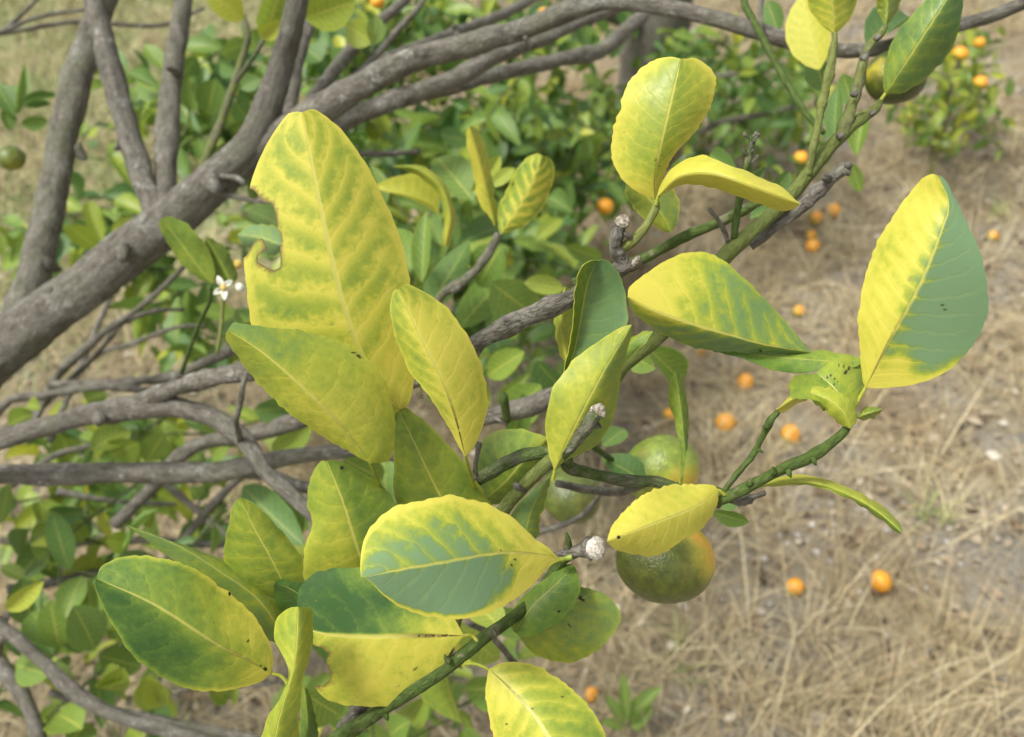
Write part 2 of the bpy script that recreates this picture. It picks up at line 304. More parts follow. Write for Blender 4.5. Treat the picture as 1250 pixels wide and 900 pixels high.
# ------------------------------------------------------------------ branches
def tube(name, parent, pts, young=0.0, sides=14, rough=.08, label=None, step_px=5, knots=(), cap=True, org=None):
    """pts: (x, y, radius in px, distance). World-space tube, knobbly, in its parent's coordinates."""
    org = np.array(parent['org'] if org is None else org)
    p = np.array(pts, float); L = np.sum(np.linalg.norm(np.diff(p[:, :2], axis=0), axis=1)); n = max(6, min(160, int(L/step_px)))
    q = spline(p, n); q[:, 2] *= .90 if young < .4 else 1.0; c = Pn(q[:, 0], q[:, 1], q[:, 3]); r = q[:, 2]*q[:, 3]/F
    t = np.gradient(c, axis=0); t /= np.linalg.norm(t, axis=1)[:, None]+1e-12
    ref = np.array(FWD); a1 = np.cross(t, ref); a1 /= np.linalg.norm(a1, axis=1)[:, None]+1e-12; a2 = np.cross(a1, t)
    ln = np.r_[0, np.cumsum(np.linalg.norm(np.diff(c, axis=0), axis=1))]
    th = np.linspace(0, 2*np.pi, sides, endpoint=False); ph = RNG.uniform(0, 6.28, 8)
    R0 = r.mean(); s = ln/(R0*2+1e-9)
    rr = r[:, None]*(1+rough*(.5*np.sin(3*th[None]+ph[0]+.5*s[:, None])+.6*np.sin(2*th[None]+ph[1]-.9*s[:, None])+.7*np.sin(1.3*s[:, None]+ph[2])+.5*np.sin(3.1*s[:, None]+ph[3]+th[None])+.35*np.sin(5*th[None]+2.2*s[:, None]+ph[4])))
    rr *= 1+rough*.5*RNG.normal(0, .5, rr.shape)
    for (kt, amp, wd) in knots: rr *= 1+amp*np.exp(-(((ln/ln[-1]-kt)/wd)**2))[:, None]
    v = c[:, None]+rr[..., None]*(np.cos(th)[None, :, None]*a1[:, None]+np.sin(th)[None, :, None]*a2[:, None])
    bk = np.stack([np.broadcast_to(np.cos(th)*R0, rr.shape), np.broadcast_to(np.sin(th)*R0, rr.shape), np.broadcast_to((ln*.4+ph[5])[:, None], rr.shape)], -1).reshape(-1, 3)
    v = v.reshape(-1, 3)-org; i = np.arange(n-1)[:, None]*sides+np.arange(sides); j = np.arange(n-1)[:, None]*sides+(np.arange(sides)+1) % sides
    f = [tuple(k) for k in np.stack([i, j, j+sides, i+sides], -1).reshape(-1, 4).tolist()]
    if cap: f.append(tuple(range(sides))[::-1]); f.append(tuple(range((n-1)*sides, n*sides)))
    o = link(name, mesh(name, v, f, BARK, attrs={'bk': bk}), parent, label, young=float(young)); o['org'] = [float(k) for k in org]
    return o

# ------------------------------------------------------------------ leaves traced one by one
def leaf(parent, mid, L, R, d, e=(.012, .012), bow=0.0, pig=(.3, .3, .3, .3), veins=9, vein_pale=.6, rim=.25, glauc=0.0, spots=.06, streak=.0, pet=None, pigf=None, marks=(), pet_r=2.0, bite=None, rough_edge=1.3, ripple=.0017, label=None, n=40, k=7, curl=0.0):
    """mid, L, R run base to tip in view directions; d = distance at base and tip; e = how far each edge lies behind (+) the midrib;
    pig = green pigment at left base, left tip, right base, right tip."""
    M = spline(mid, n+1); EL = spline([mid[0]]+list(L)+[mid[-1]], n+1); ER = spline([mid[0]]+list(R)+[mid[-1]], n+1)
    v = np.linspace(0, 1, n+1); jit = lambda: np.convolve(RNG.normal(0, 1, n+5), [.25, .5, .25], 'same')[2:-2]*rough_edge*np.sin(np.pi*v)**.5
    dr = np.gradient(M, axis=0); dr /= np.linalg.norm(dr, axis=1)[:, None]; nr = np.stack([-dr[:, 1], dr[:, 0]], 1)
    EL = EL+nr*jit()[:, None]; ER = ER+nr*jit()[:, None]
    for E in (EL, ER):
        sg = np.sign(np.sum((E[n//2]-M[n//2])*nr[n//2])) or 1
        for q in (0, -1): E[q] = M[q]+nr[q]*sg*.8
    wl = np.linalg.norm(EL-M, axis=1); wr = np.linalg.norm(ER-M, axis=1)
    dm = d[0]+(d[1]-d[0])*v+bow*np.sin(np.pi*v)+curl*v**3
    ph = RNG.uniform(0, 6.28, 4); rows = []; us = []
    for side, E, w, ee, q in ((-1, EL, wl, e[0], 0), (1, ER, wr, e[1], 1)):
        ss = np.linspace(0, 1, k+1); ss = ss if side > 0 else ss[::-1]
        if side > 0: ss = ss[1:]
        for s in ss:
            xy = M*(1-s)+E*s; dep = dm+ee*(w/(w.max()+1e-9))*(.35*s+.65*s**1.8)+ripple*s*s*np.sin(v*11+ph[q]+s)*np.sin(np.pi*v)
            rows.append(np.c_[xy, dep]); us.append(side*s)
    G = np.stack(rows, 1); us = np.array(us); nc = 2*k+1
    pos = Pn(G[..., 0], G[..., 1], G[..., 2])-np.array(parent['org'])
    Ug, Vg = np.meshgrid(us, v); lf = (1-Ug)/2; lf = smooth(.35, .65, lf)
    pg = lf*(pig[0]+(pig[1]-pig[0])*Vg)+(1-lf)*(pig[2]+(pig[3]-pig[2])*Vg)
    if pigf: pg = pigf(Ug, Vg)
    MK = np.zeros(G.shape[:2])
    for mx_, my_, mr_ in marks: MK = np.maximum(MK, smooth(mr_*1.05, mr_*.45, np.hypot(G[..., 0]-mx_, G[..., 1]-my_)))
    MK = MK.reshape(-1)
    idx = (np.arange(n)[:, None]*nc+np.arange(nc-1)); f = np.stack([idx, idx+1, idx+nc+1, idx+nc], -1).reshape(-1, 4)
    if bite:
        cen = G[..., :2].reshape(-1, 2)[f].mean(1); keep = np.ones(len(f), bool)
        for poly in bite:
            pl = np.array(poly, float); ins = np.zeros(len(f), bool); x, y = cen.T
            for a, b_ in zip(pl, np.roll(pl, -1, 0)):
                c_ = ((a[1] > y) != (b_[1] > y)); xi = (b_[0]-a[0])*(y-a[1])/(b_[1]-a[1]+1e-12)+a[0]; ins ^= c_ & (x < xi)
            keep &= ~ins
        kv = np.zeros(len(pos.reshape(-1, 3)), bool); kv[f[keep].ravel()] = True; dv = np.zeros_like(kv); dv[f[~keep].ravel()] = True
        bd = np.where(kv & dv)[0]; g2 = G.reshape(-1, 3).copy(); necro = np.zeros(len(kv)); f = f[keep]
        for i in bd:
            best = None
            for poly in bite:
                pl = np.array(poly, float)
                for a, b_ in zip(pl, np.roll(pl, -1, 0)):
                    ab = b_-a; tt = np.clip(np.dot(g2[i, :2]-a, ab)/(ab@ab+1e-9), 0, 1); c_ = a+ab*tt; dd_ = np.linalg.norm(c_-g2[i, :2])
                    if best is None or dd_ < best[0]: best = (dd_, c_)
            if best[0] < 7: g2[i, :2] = best[1]+RNG.normal(0, .35, 2)
            necro[i] = 1
        gx = g2[bd, :2]
        if len(bd):
            near_ = np.min(np.linalg.norm(g2[:, None, :2]-gx[None], axis=2), 1); necro = np.maximum(necro, smooth(4.5, 1, near_)*.7)
        pos = (Pn(g2[:, 0], g2[:, 1], g2[:, 2])-np.array(parent['org'])).reshape(pos.shape)
    NE = necro if bite else np.zeros(pos.reshape(-1, 3).shape[0])
    V = pos.reshape(-1, 3); UV = np.stack([(Ug+1)/2, Vg], -1).reshape(-1, 2); PG = pg.reshape(-1); f = [tuple(q) for q in f.tolist()]
    used = sorted({i for q in f for i in q}); mp = {o: i for i, o in enumerate(used)}; f = [tuple(mp[i] for i in q) for q in f]; V, UV, PG, NE, MK = V[used], UV[used], PG[used], NE[used], MK[used]
    if pet:                                              # the leaf stalk, welded into the base of the midrib
        q = spline([(*mid[0], d[0])]+[(*z, zz) for *z, zz in pet] if len(pet[0]) == 3 else [(*mid[0], d[0])]+[(*z, d[0]+.002) for z in pet], 9)
        st = (mid[1][0]-mid[0][0], mid[1][1]-mid[0][1]); sl = math.hypot(*st)+1e-6; q[0, :2] += np.array(st)/sl*6
        c = Pn(q[:, 0], q[:, 1], q[:, 2]+.0006); t = np.gradient(c, axis=0); t /= np.linalg.norm(t, axis=1)[:, None]+1e-12
        a1 = np.cross(t, np.array(FWD)); a1 /= np.linalg.norm(a1, axis=1)[:, None]+1e-12; a2 = np.cross(a1, t); rr = pet_r*q[:, 2]/F*np.linspace(.75, 1.1, 9); th = np.linspace(0, 2*np.pi, 8, endpoint=False)
        pv = c[:, None]+rr[:, None, None]*(np.cos(th)[None, :, None]*a1[:, None]+np.sin(th)[None, :, None]*a2[:, None]); o0 = len(V)
        V = np.vstack([V, pv.reshape(-1, 3)-np.array(parent['org'])]); UV = np.vstack([UV, np.tile([[.62, .3]], (72, 1))]); PG = np.r_[PG, np.full(72, .38)]; NE = np.r_[NE, np.zeros(72)]; MK = np.r_[MK, np.zeros(72)]
        f += [(o0+a*8+b_, o0+a*8+(b_+1) % 8, o0+a*8+8+(b_+1) % 8, o0+a*8+8+b_) for a in range(8) for b_ in range(8)]
    o = link('leaf', mesh('leaf', V, f, LEAF, uv=UV, attrs={'pig': PG, 'necro': NE, 'mark': MK}), parent, label, veins=float(veins), vein_pale=float(vein_pale), rim=float(rim), glauc=float(glauc), spots=float(spots), streak=float(streak))
    me = o.data; cnt = {}
    for q in me.polygons:
        for ek in q.edge_keys: cnt[ek] = cnt.get(ek, 0)+1
    sh = me.attributes.new('sharp_edge', 'BOOLEAN', 'EDGE')
    sh.data.foreach_set('value', np.array([cnt.get(ed.key, 0) == 1 for ed in me.edges]))
    md = o.modifiers.new('thickness', 'SOLIDIFY'); md.thickness = .0003; md.offset = 0
    return o

# small shared leaf shapes for the foliage further off
def template(fold, arch, twist, ws=(.03, .24, .43, .5, .45, .28, .01), wave=0.0):
    ys = [0, .1, .27, .48, .68, .86, 1]; v = []; uv = []
    for y, w_ in zip(ys, ws):
        for s in (-1, -.55, 0, .55, 1):
            x = s*w_; z = fold*abs(x)**1.3-arch*y*y+twist*x*(y-.4)+wave*abs(x)*math.sin(9*y+(1 if s > 0 else 0))
            v.append((x, y, z)); uv.append(((s+1)/2, y))
    f = [(a*5+b, a*5+b+1, a*5+b+6, a*5+b+5) for a in range(6) for b in range(4)]
    return np.array(v), f, np.array(uv)
TPL = [template(*q) for q in ((.25, .12, .1), (.5, .25, -.25), (.1, -.1, .3), (.8, .35, .1), (.35, .5, -.2), (.3, .2, .2, (.03, .16, .33, .47, .5, .36, .01), .12), (.5, .3, -.1, (.03, .3, .46, .46, .33, .17, .01), .1), (.2, .6, .3, (.03, .26, .42, .47, .42, .3, .06), .2))]
TPM = [mesh('leaf', v, f, LEAF, uv=uv) for v, f, uv in TPL]
def leaf_matrix(base, tip, width, nrm):
    y = tip-base; l = y.length; y = y/l; n = (nrm-y*nrm.dot(y)).normalized(); x = y.cross(n)
    return Matrix(((x.x*width, y.x*l, n.x*l, base.x), (x.y*width, y.y*l, n.y*l, base.y), (x.z*width, y.z*l, n.z*l, base.z), (0, 0, 0, 1)))
def put_leaf(parent, mw, pig, k=0, label=None, **pr):
    m = mw.copy(); m.translation = mw.translation-Vector(parent['org'])
    o = link('leaf', TPM[k], parent, label, pig=float(pig), veins=8.0, vein_pale=float(pr.get('vp', .15)), rim=float(pr.get('rim', .05)), glauc=float(pr.get('glauc', .3)))
    o.matrix_local = m; return o
def mleaf(parent, base, tip, wpx, d, dd=0.0, roll=0.0, pig=.7, k=0, **pr):
    a = P(*base, d); t = P(*tip, d+dd); ax = (t-a).normalized(); n = (CAM-a).normalized(); n = (n-ax*n.dot(ax)).normalized()
    n = Matrix.Rotation(math.radians(roll), 3, ax) @ n
    return put_leaf(parent, leaf_matrix(a, t, wpx*d/F/max(.35, math.cos(math.radians(roll))), n), pig, k, **pr)

# ------------------------------------------------------------------ the near orange tree
T0 = P(-420, 760, 1.25); T0g = Vector((T0.x-.03, T0.y-.02, 0))
tree = thing('orange_tree', 'close orange tree with grey forked limbs and yellow mottled green leaves', 'tree', T0g); tree['org'] = list(T0g)
def w2p(p, r): x, y, d = px_of(np.array(p)); return (x, y, r*F/d, d)
trunk = tube('trunk', tree, [w2p(T0g+Vector((-.02, 0, -.05)), .1), w2p(T0g+Vector((0, 0, .15)), .085), w2p(T0g+Vector((.02, .01, .4)), .075), (-420, 760, 72, 1.25), (-400, 730, 50, 1.24)], sides=18, rough=.09)
def limb(pts, young=0.0, name='limb', label=None, **k): return tube(name, tree, pts, young, label=label, **k)
L1 = limb([(-420, 760, 52, 1.25), (-250, 620, 47, 1.12), (-60, 474, 40, 1.02), (0, 426, 36.5, .99), (100, 353, 33, .96), (200, 274, 30.5, .94), (262, 223, 28, .93), (308, 172, 23, .92), (334, 110, 18, .91), (347, 66, 15.5, .90), (358, 25, 15, .88), (372, -40, 14, .87), (400, -160, 12, .86)], sides=20, rough=.07, label='thick grey limb rising diagonally and forking behind the leaves')
L1b = limb([(320, 190, 17, .95), (350, 130, 14, .98), (364, 60, 12, 1.02), (380, 10, 11, 1.05), (400, -80, 10, 1.1)])
L1c = limb([(262, 222, 22, .93), (320, 176, 22, .925), (400, 129, 20, .91), (450, 100, 18.5, .90), (502, 74, 17, .89), (560, 58, 16, .88), (602, 46, 15.5, .87), (650, 32, 15, .86), (690, 15, 14, .85), (736, 2, 12.5, .84), (800, 7, 11.5, .82), (854, 18, 11, .80), (908, 32, 11, .78), (962, 50, 11, .77), (1016, 61, 10, .76), (1052, 62, 9, .75), (1100, 53, 9, .74), (1178, 29, 9, .73), (1214, 18, 9, .72), (1270, -4, 8, .70)], rough=.07, sides=16, label='long grey branch arching across the top, turning green at its end')
L1d = limb([(300, 205, 18, .96), (360, 176, 16, .96), (417, 149, 14.5, .955), (484, 122, 13.5, .95), (551, 98, 13, .95), (602, 70, 12, .96), (669, 44, 10, .98), (700, 30, 9, 1.0), (760, 5, 8, 1.04), (820, -40, 7, 1.1)], sides=14)
L1e = limb([(500, 120, 9, .97), (561, 104, 10, 1.02), (618, 88, 10, 1.08), (686, 73, 10, 1.14), (733, 62, 11, 1.2), (763, 38, 10, 1.25), (788, 14, 9, 1.3), (815, -30, 8, 1.35)], sides=12, rough=.1)
L1f = limb([(470, 75, 10, .92), (545, 44, 8, 1.3), (620, 15, 7, 1.6), (690, -25, 6, 1.8)], sides=10)
L2 = limb([(20, 410, 27, 1.0), (34, 362, 24, 1.01), (50, 300, 21.5, 1.03), (66, 230, 20, 1.05), (80, 155, 19.5, 1.06), (96, 88, 19, 1.07), (112, 40, 19, 1.08), (134, -25, 18, 1.09), (160, -120, 16, 1.1)], young=.36, sides=16, label='smooth upright limb with greenish bark beside the trunk fork')
L3 = limb([(196, 270, 19, .95), (182, 238, 17, .96), (164, 186, 15.5, .97), (144, 118, 15.5, .98), (126, 46, 15, .99), (115, 0, 14.5, 1.0), (104, -60, 13, 1.0)])
L4 = limb([(203, 262, 18, .95), (202, 226, 16, .97), (204, 180, 15, .98), (206, 132, 15, 1.0), (214, 64, 13.5, 1.02), (224, 0, 12, 1.04), (232, -70, 11, 1.05)], young=.3)
L5 = limb([(243, 232, 6, .99), (250, 198, 6, 1.0), (269, 150, 5.5, 1.02), (284, 108, 5, 1.02), (296, 70, 4.5, 1.02), (303, 46, 4, 1.02), (296, 18, 3.5, 1.02)], young=.55, name='twig', sides=10)
L5['pale'] = .5
L5b = limb([(288, 100, 3.5, 1.02), (308, 72, 3, 1.0), (322, 48, 3, .99), (330, 30, 2.5, .98)], young=.5, name='twig', sides=8)
L7 = limb([(360, 160, 11, 1.0), (400, 97, 9.5, 1.08), (428, 62, 9, 1.14), (452, 36, 8, 1.2), (492, 2, 7, 1.26), (530, -40, 6, 1.3)], sides=12)
L7b = limb([(400, 122, 5, 1.0), (422, 102, 5, 1.1), (446, 82, 5, 1.15), (468, 58, 5, 1.2), (490, 32, 4.5, 1.2), (512, 8, 4, 1.2), (530, -25, 3, 1.2)], sides=10, name='twig')
tube('twig', tree, [(400, 190, 4, 1.05), (440, 188, 4, 1.08), (475, 188, 4, 1.1), (511, 185, 3.2, 1.12)], sides=9)
tube('twig', tree, [(-60, 45, 3.5, 1.3), (0, 39, 3.2, 1.3), (34, 25, 3, 1.3), (70, 16, 3, 1.3), (104, 12, 2.6, 1.3)], sides=8)
tube('twig', tree, [(-60, 44, 3.5, 1.32), (0, 41, 3.5, 1.32), (60, 31, 3.2, 1.32), (101, 26, 3, 1.33), (144, 30, 3, 1.34), (202, 30, 2.8, 1.36), (249, 10, 2.5, 1.38)], sides=8)
tube('twig', tree, [(6, 36, 3, 1.3), (24, 20, 3, 1.3), (50, -6, 2.6, 1.3)], sides=8)
tube('twig', tree, [(252, 232, 4, .93), (285, 240, 3.6, .91), (310, 245, 3, .9), (332, 247, 2, .89)], sides=8)
tube('twig', tree, [(270, 215, 4, .91), (290, 218, 4, .90), (300, 226, 3, .9)], sides=8)
M1 = limb([(-420, 770, 30, 1.25), (-200, 610, 22, 1.0), (-60, 552, 17, .88), (0, 537, 14, .86), (53, 522, 14, .85), (107, 507, 15, .84), (168, 497, 15.5, .82), (213, 497, 15, .80), (254, 508, 14, .78), (285, 526, 13, .76), (309, 552, 11.5, .74), (327, 580, 10, .72), (352, 600, 9.5, .70), (374, 622, 9, .69), (410, 660, 8, .68), (440, 720, 7, .66)], rough=.09, label='crooked grey branch bending down below the yellow leaves')
M2 = limb([(150, 500, 11, .83), (196, 480, 12, .80), (249, 464, 12.5, .76), (295, 455, 13, .73), (350, 452, 13, .68), (420, 460, 13, .62), (490, 465, 13, .57), (545, 448, 13, .53), (590, 414, 13, .505), (640, 388, 12.5, .49), (690, 367, 12, .475), (730, 345, 11, .465), (765, 326, 9, .46)], rough=.09, knots=((.87, .22, .012), (.92, .25, .01), (.82, .12, .01), (.97, .25, .012)), step_px=4, label='knobbly grey brown branch running right behind the leaves to a stub')
M3 = limb([(-420, 790, 26, 1.25), (-200, 640, 18, 1.0), (-60, 583, 14, .93), (0, 579, 14, .92), (71, 579, 14.5, .91), (142, 577, 15, .9), (213, 578, 14.5, .88), (277, 575, 14, .86), (320, 565, 13, .85), (373, 555, 11, .83), (430, 551, 9, .81), (520, 560, 8, .8)], label='straight horizontal grey branch under the bent one')
M3b = limb([(250, 577, 10, .9), (320, 578, 9, .9), (360, 592, 8, .9), (420, 605, 7, .9)], sides=10)
M4 = limb([(140, 640, 8, 1.05), (185, 596, 9, 1.03), (213, 562, 9.5, 1.0), (249, 540, 10, .97), (300, 532, 11, .94), (340, 522, 12, .92), (400, 500, 12, .9)], sides=12)
dark = [[(-60, 618, 7, 1.25), (0, 500, 6, 1.2), (53, 483, 5.5, 1.18), (124, 472, 5.5, 1.15), (178, 476, 5, 1.12), (220, 474, 5, 1.1)], [(40, 520, 5, 1.3), (71, 458, 7, 1.28), (107, 424, 6.5, 1.26), (135, 400, 5, 1.25), (165, 380, 4, 1.24), (200, 350, 4, 1.22), (230, 320, 3, 1.2)],
        [(60, 470, 5, 1.2), (135, 468, 6.5, 1.16), (206, 461, 7, 1.12), (245, 445, 7, 1.1), (284, 428, 7.5, 1.08), (330, 420, 7, 1.05)], [(-30, 545, 5, 1.35), (40, 505, 5, 1.32), (80, 470, 4, 1.3), (120, 430, 4, 1.28), (150, 395, 3.5, 1.26), (190, 380, 3, 1.25), (225, 378, 2.5, 1.25)],
        [(20, 530, 4, 1.4), (110, 440, 3.5, 1.38), (160, 420, 3.5, 1.36), (215, 400, 3, 1.35), (250, 398, 2.5, 1.35)], [(-20, 620, 5, 1.3), (60, 560, 4.5, 1.3), (110, 545, 4, 1.3), (160, 535, 3.5, 1.3)],
        [(60, 540, 5, 1.35), (150, 330, 3.5, 1.45), (190, 290, 3, 1.5), (215, 260, 2.5, 1.5)], [(0, 660, 5, 1.3), (50, 666, 6, 1.3), (120, 660, 5.5, 1.3), (190, 660, 5, 1.3), (270, 665, 5, 1.3), (330, 655, 4, 1.3)], [(70, 600, 5, 1.25), (140, 612, 3.5, 1.25), (215, 616, 3, 1.25)],
        [(10, 720, 6, 1.25), (60, 712, 6, 1.25), (110, 700, 5, 1.25), (160, 690, 4, 1.25)], [(190, 700, 5, 1.1), (240, 640, 6, 1.08), (275, 600, 6, 1.06), (320, 560, 5, 1.04)], [(150, 560, 4, 1.2), (200, 590, 5, 1.18), (260, 640, 5, 1.16), (310, 680, 4, 1.15)]]
for q in dark: tube('twig', tree, q, sides=8, rough=.12)
tube('twig', tree, [(301, 455, 3, .70), (296, 474, 4, .70), (293, 495, 4, .71), (288, 515, 4, .72), (294, 538, 5, .745)], young=.0, sides=9, rough=.15)
B1 = limb([(-300, 640, 16, 1.3), (-120, 700, 13, 1.1), (-30, 745, 10, .98), (19, 779, 9, .95), (57, 813, 9.5, .94), (98, 850, 10, .93), (151, 877, 9.5, .92), (227, 898, 9, .9), (320, 925, 8, .88)], sides=12, label='thin grey branch drooping across the low green leaves')
B2 = limb([(-150, 640, 12, 1.2), (-40, 740, 10, 1.08), (0, 809, 10, 1.05), (30, 853, 11, 1.03), (45, 895, 10, 1.0), (52, 940, 9, 1.0)], sides=10)
tube('twig', tree, [(60, 845, 5, 1.1), (110, 862, 6, 1.1), (159, 872, 6.5, 1.08), (264, 892, 6, 1.06), (330, 905, 5, 1.05)], sides=9)
tube('twig', tree, [(10, 745, 3, 1.0), (4, 775, 4, .97), (-2, 800, 5, 1.0)], sides=8)
tube('twig', tree, [(-10, 790, 6, .98), (10, 775, 6, .96), (25, 780, 6, .95)], sides=8)
tube('twig', tree, [(200, 850, 3, 1.1), (250, 835, 3, 1.08), (300, 838, 3, 1.06), (350, 830, 3, 1.04)], sides=8)

for q in ([(70, 375, 9, .955), (66, 362, 7, .95), (60, 352, 5, .945)], [(150, 300, 8, .92), (150, 312, 9, .915), (149, 318, 6, .91)], [(255, 222, 10, .905), (262, 226, 11, .90), (268, 231, 7, .895)], [(560, 46, 7, .875), (558, 38, 5, .875), (553, 30, 3, .87)], [(640, 44, 5, .86), (646, 52, 4, .86), (650, 58, 2.5, .86)], [(92, 180, 7, 1.06), (100, 190, 6, 1.06), (104, 196, 3, 1.06)], [(150, 170, 6, .97), (146, 178, 5, .965), (141, 182, 3, .96)], [(120, 505, 7, .83), (122, 514, 8, .82), (124, 518, 5, .82)], [(68, 330, 7, 1.02), (62, 322, 7, 1.01), (56, 318, 4, 1.0)], [(216, 90, 6, 1.0), (208, 84, 5, .99), (203, 82, 3, .985)]):
    tube('stub', tree, q, sides=9, rough=.25, step_px=2)
# foreground shoots
T2 = tube('branch', tree, [(300, 1010, 13, .62), (400, 912, 11, .50), (440, 884, 9.2, .48), (495, 848, 8.6, .465), (533, 824, 8.6, .46), (565, 800, 8.4, .46), (590, 779, 8, .46), (618, 760, 7.6, .465), (650, 735, 8, .475), (672, 705, 8, .48), (690, 680, 7.5, .475), (715, 669, 7.5, .465)], young=.85, rough=.05, label='dark green stem slanting under the lowest leaves')
T2g = tube('twig', tree, [(415, 890, 8, .49), (436, 868, 9, .485), (458, 850, 7, .48)], young=.1, sides=9, rough=.12)
S4 = tube('branch', tree, [(540, 815, 7, .47), (560, 745, 8, .49), (585, 670, 8, .49), (611, 627, 8.5, .475), (640, 593, 8.5, .465), (668, 566, 8.5, .455), (700, 535, 8.5, .46), (730, 490, 9, .475), (762, 447, 9, .49), (809, 406, 9.5, .495), (850, 352, 10, .50), (890, 308, 9.8, .50), (944, 260, 9, .505), (973, 230, 8.6, .51), (1001, 194, 8.5, .515), (1028, 165, 8, .52), (1048, 148, 6, .522), (1066, 136, 5, .525), (1074, 124, 4.5, .527)], young=.8, rough=.05, step_px=4, knots=((.88, .15, .008), (.96, .25, .008), (.985, .3, .008)), label='long green stem climbing towards the upper leaves'); S4['pale'] = .4
S4b = tube('branch', tree, [(520, 600, 8, .50), (560, 598, 8.5, .49), (585, 585, 8.5, .48), (623, 563, 8.5, .465), (655, 553, 8, .46), (690, 556, 8, .455), (694, 570, 7.5, .47), (729, 580, 7.5, .475), (771, 588, 7.5, .48), (800, 588, 7, .48), (840, 600, 7, .475), (878, 613, 7.5, .46)], young=.62, rough=.07, step_px=4)
stub = tube('stub', tree, [(672, 566, 7, .455), (691, 550, 8, .45), (708, 531, 8.5, .445), (722, 513, 9, .44), (730, 503, 9.5, .438)], young=.55, rough=.1, step_px=3, label='cut green twig stub with a pale round end before the leaf')
CUT = plain_noise_mat('cut_wood', [(.38, (.12, .095, .06)), (.54, (.28, .245, .19)), (.72, (.50, .46, .39))], 700, .9, .001)
def disc_end(parent, x, y, d, r, depth, nrm, mat, rag=.12, name='cut_end', dome=.25):
    """a rough rounded cut face of radius r px facing nrm"""
    o = np.array(parent['org']); n = Vector(nrm).normalized(); a = n.orthogonal().normalized(); b_ = n.cross(a); c = P(x, y, d); R = r*d/F; v = []; f = []
    prof = [(-depth, .82), (-.25*depth, 1.0), (.1*depth, .98), (dome*.55*R/1, .78), (dome*.85*R, .5), (dome*R, .22)]; K = 20
    for i, (z, s) in enumerate(prof):
        for k in range(K):
            t = 2*math.pi*k/K; q = s*R*(1+random.uniform(-rag, rag)*.5+.07*math.sin(3*t+1)); zz = z+random.uniform(-1, 1)*R*.05
            v.append(np.array(c+a*math.cos(t)*q+b_*math.sin(t)*q+n*zz)-o)
    for i in range(5):
        for k in range(K): f.append((i*K+k, i*K+(k+1) % K, i*K+K+(k+1) % K, i*K+K+k))
    f.append(tuple(range(5*K, 6*K))); f.append(tuple(range(K))[::-1])
    return link(name, mesh(name, v, f, mat), parent)
disc_end(stub, 730, 502, .437, 10, .003, P(760, 470, .36)-P(730, 502, .44), CUT)
for q in ((700, 548, 4, .446, 692, 552), (734, 522, 5, .444, 722, 516), (716, 526, 4, .443, 706, 536)):
    tube('bud', stub, [(q[4], q[5], 3, q[3]+.002), ((q[0]+q[4])/2, (q[1]+q[5])/2, q[2], q[3]), (q[0], q[1], 1.5, q[3]-.002)], sides=8, young=.2, rough=.2)
WHITE = plain_noise_mat('pale_cut', [(.32, (.24, .19, .14)), (.46, (.47, .43, .36)), (.62, (.68, .65, .59))], 1000, .95, .0012)
stub2 = tube('stub', tree, [(676, 680, 6, .465), (692, 676, 7, .46), (706, 672, 9, .455), (716, 670, 13, .452), (722, 669, 15, .45), (724, 669, 14, .449)], young=.1, rough=.1, step_px=2, label='broken twig end with a round white cut face')
disc_end(stub2, 726, 669, .449, 14.5, .003, (P(745, 640, .40)-P(726, 669, .449)), WHITE, rag=.1, dome=.75)
tube('bud', stub2, [(696, 672, 2.5, .457), (694, 660, 3.5, .455), (691, 650, 2, .455)], sides=8, young=.9)
# thin capped stub left of centre
tube('twig', tree, [(582, 585, 4, .45), (580, 572, 3, .448), (582, 558, 3, .446), (584, 548, 3.5, .445), (584, 543, 5, .445), (585, 540, 4, .445)], sides=9, young=.45, step_px=2)
tube('bud', tree, [(640, 600, 3, .462), (632, 594, 5, .459), (628, 590, 2, .457)], sides=8, young=.1, rough=.2)
# stub cluster at the end of the knobbly branch
kst = [(765, 326, 9, .46), (757, 312, 8.5, .458), (752, 298, 9, .456), (755, 283, 9, .453), (759, 272, 9.5, .451)]
st3 = tube('stub', tree, kst, young=.05, rough=.16, step_px=2, knots=((.35, .25, .06), (.75, .2, .06)))
disc_end(st3, 760, 270, .45, 9, .003, (0, -.6, .8), CUT)
st4 = tube('stub', tree, [(745, 334, 9, .462), (762, 327, 9, .459), (778, 322, 8, .457)], young=.05, rough=.16, step_px=2); disc_end(st4, 779, 321, .456, 8, .002, (.7, -.6, .2), CUT)
yst = tube('twig', tree, [(754, 308, 6, .458), (770, 296, 6, .456), (788, 277, 5.5, .455), (800, 255, 5, .455), (802, 246, 4, .455)], young=.95, sides=10, step_px=3)
tube('bud', yst, [(772, 292, 3, .455), (765, 287, 4, .452), (762, 283, 2, .452)], sides=8, young=.2)
# pale green stem passing behind
tube('branch', tree, [(700, 345, 6, .57), (780, 318, 6.5, .56), (810, 303, 6.5, .555), (840, 287, 6.5, .55), (872, 274, 6.5, .545), (905, 258, 6, .54), (940, 240, 5, .54)], young=.95, sides=10)
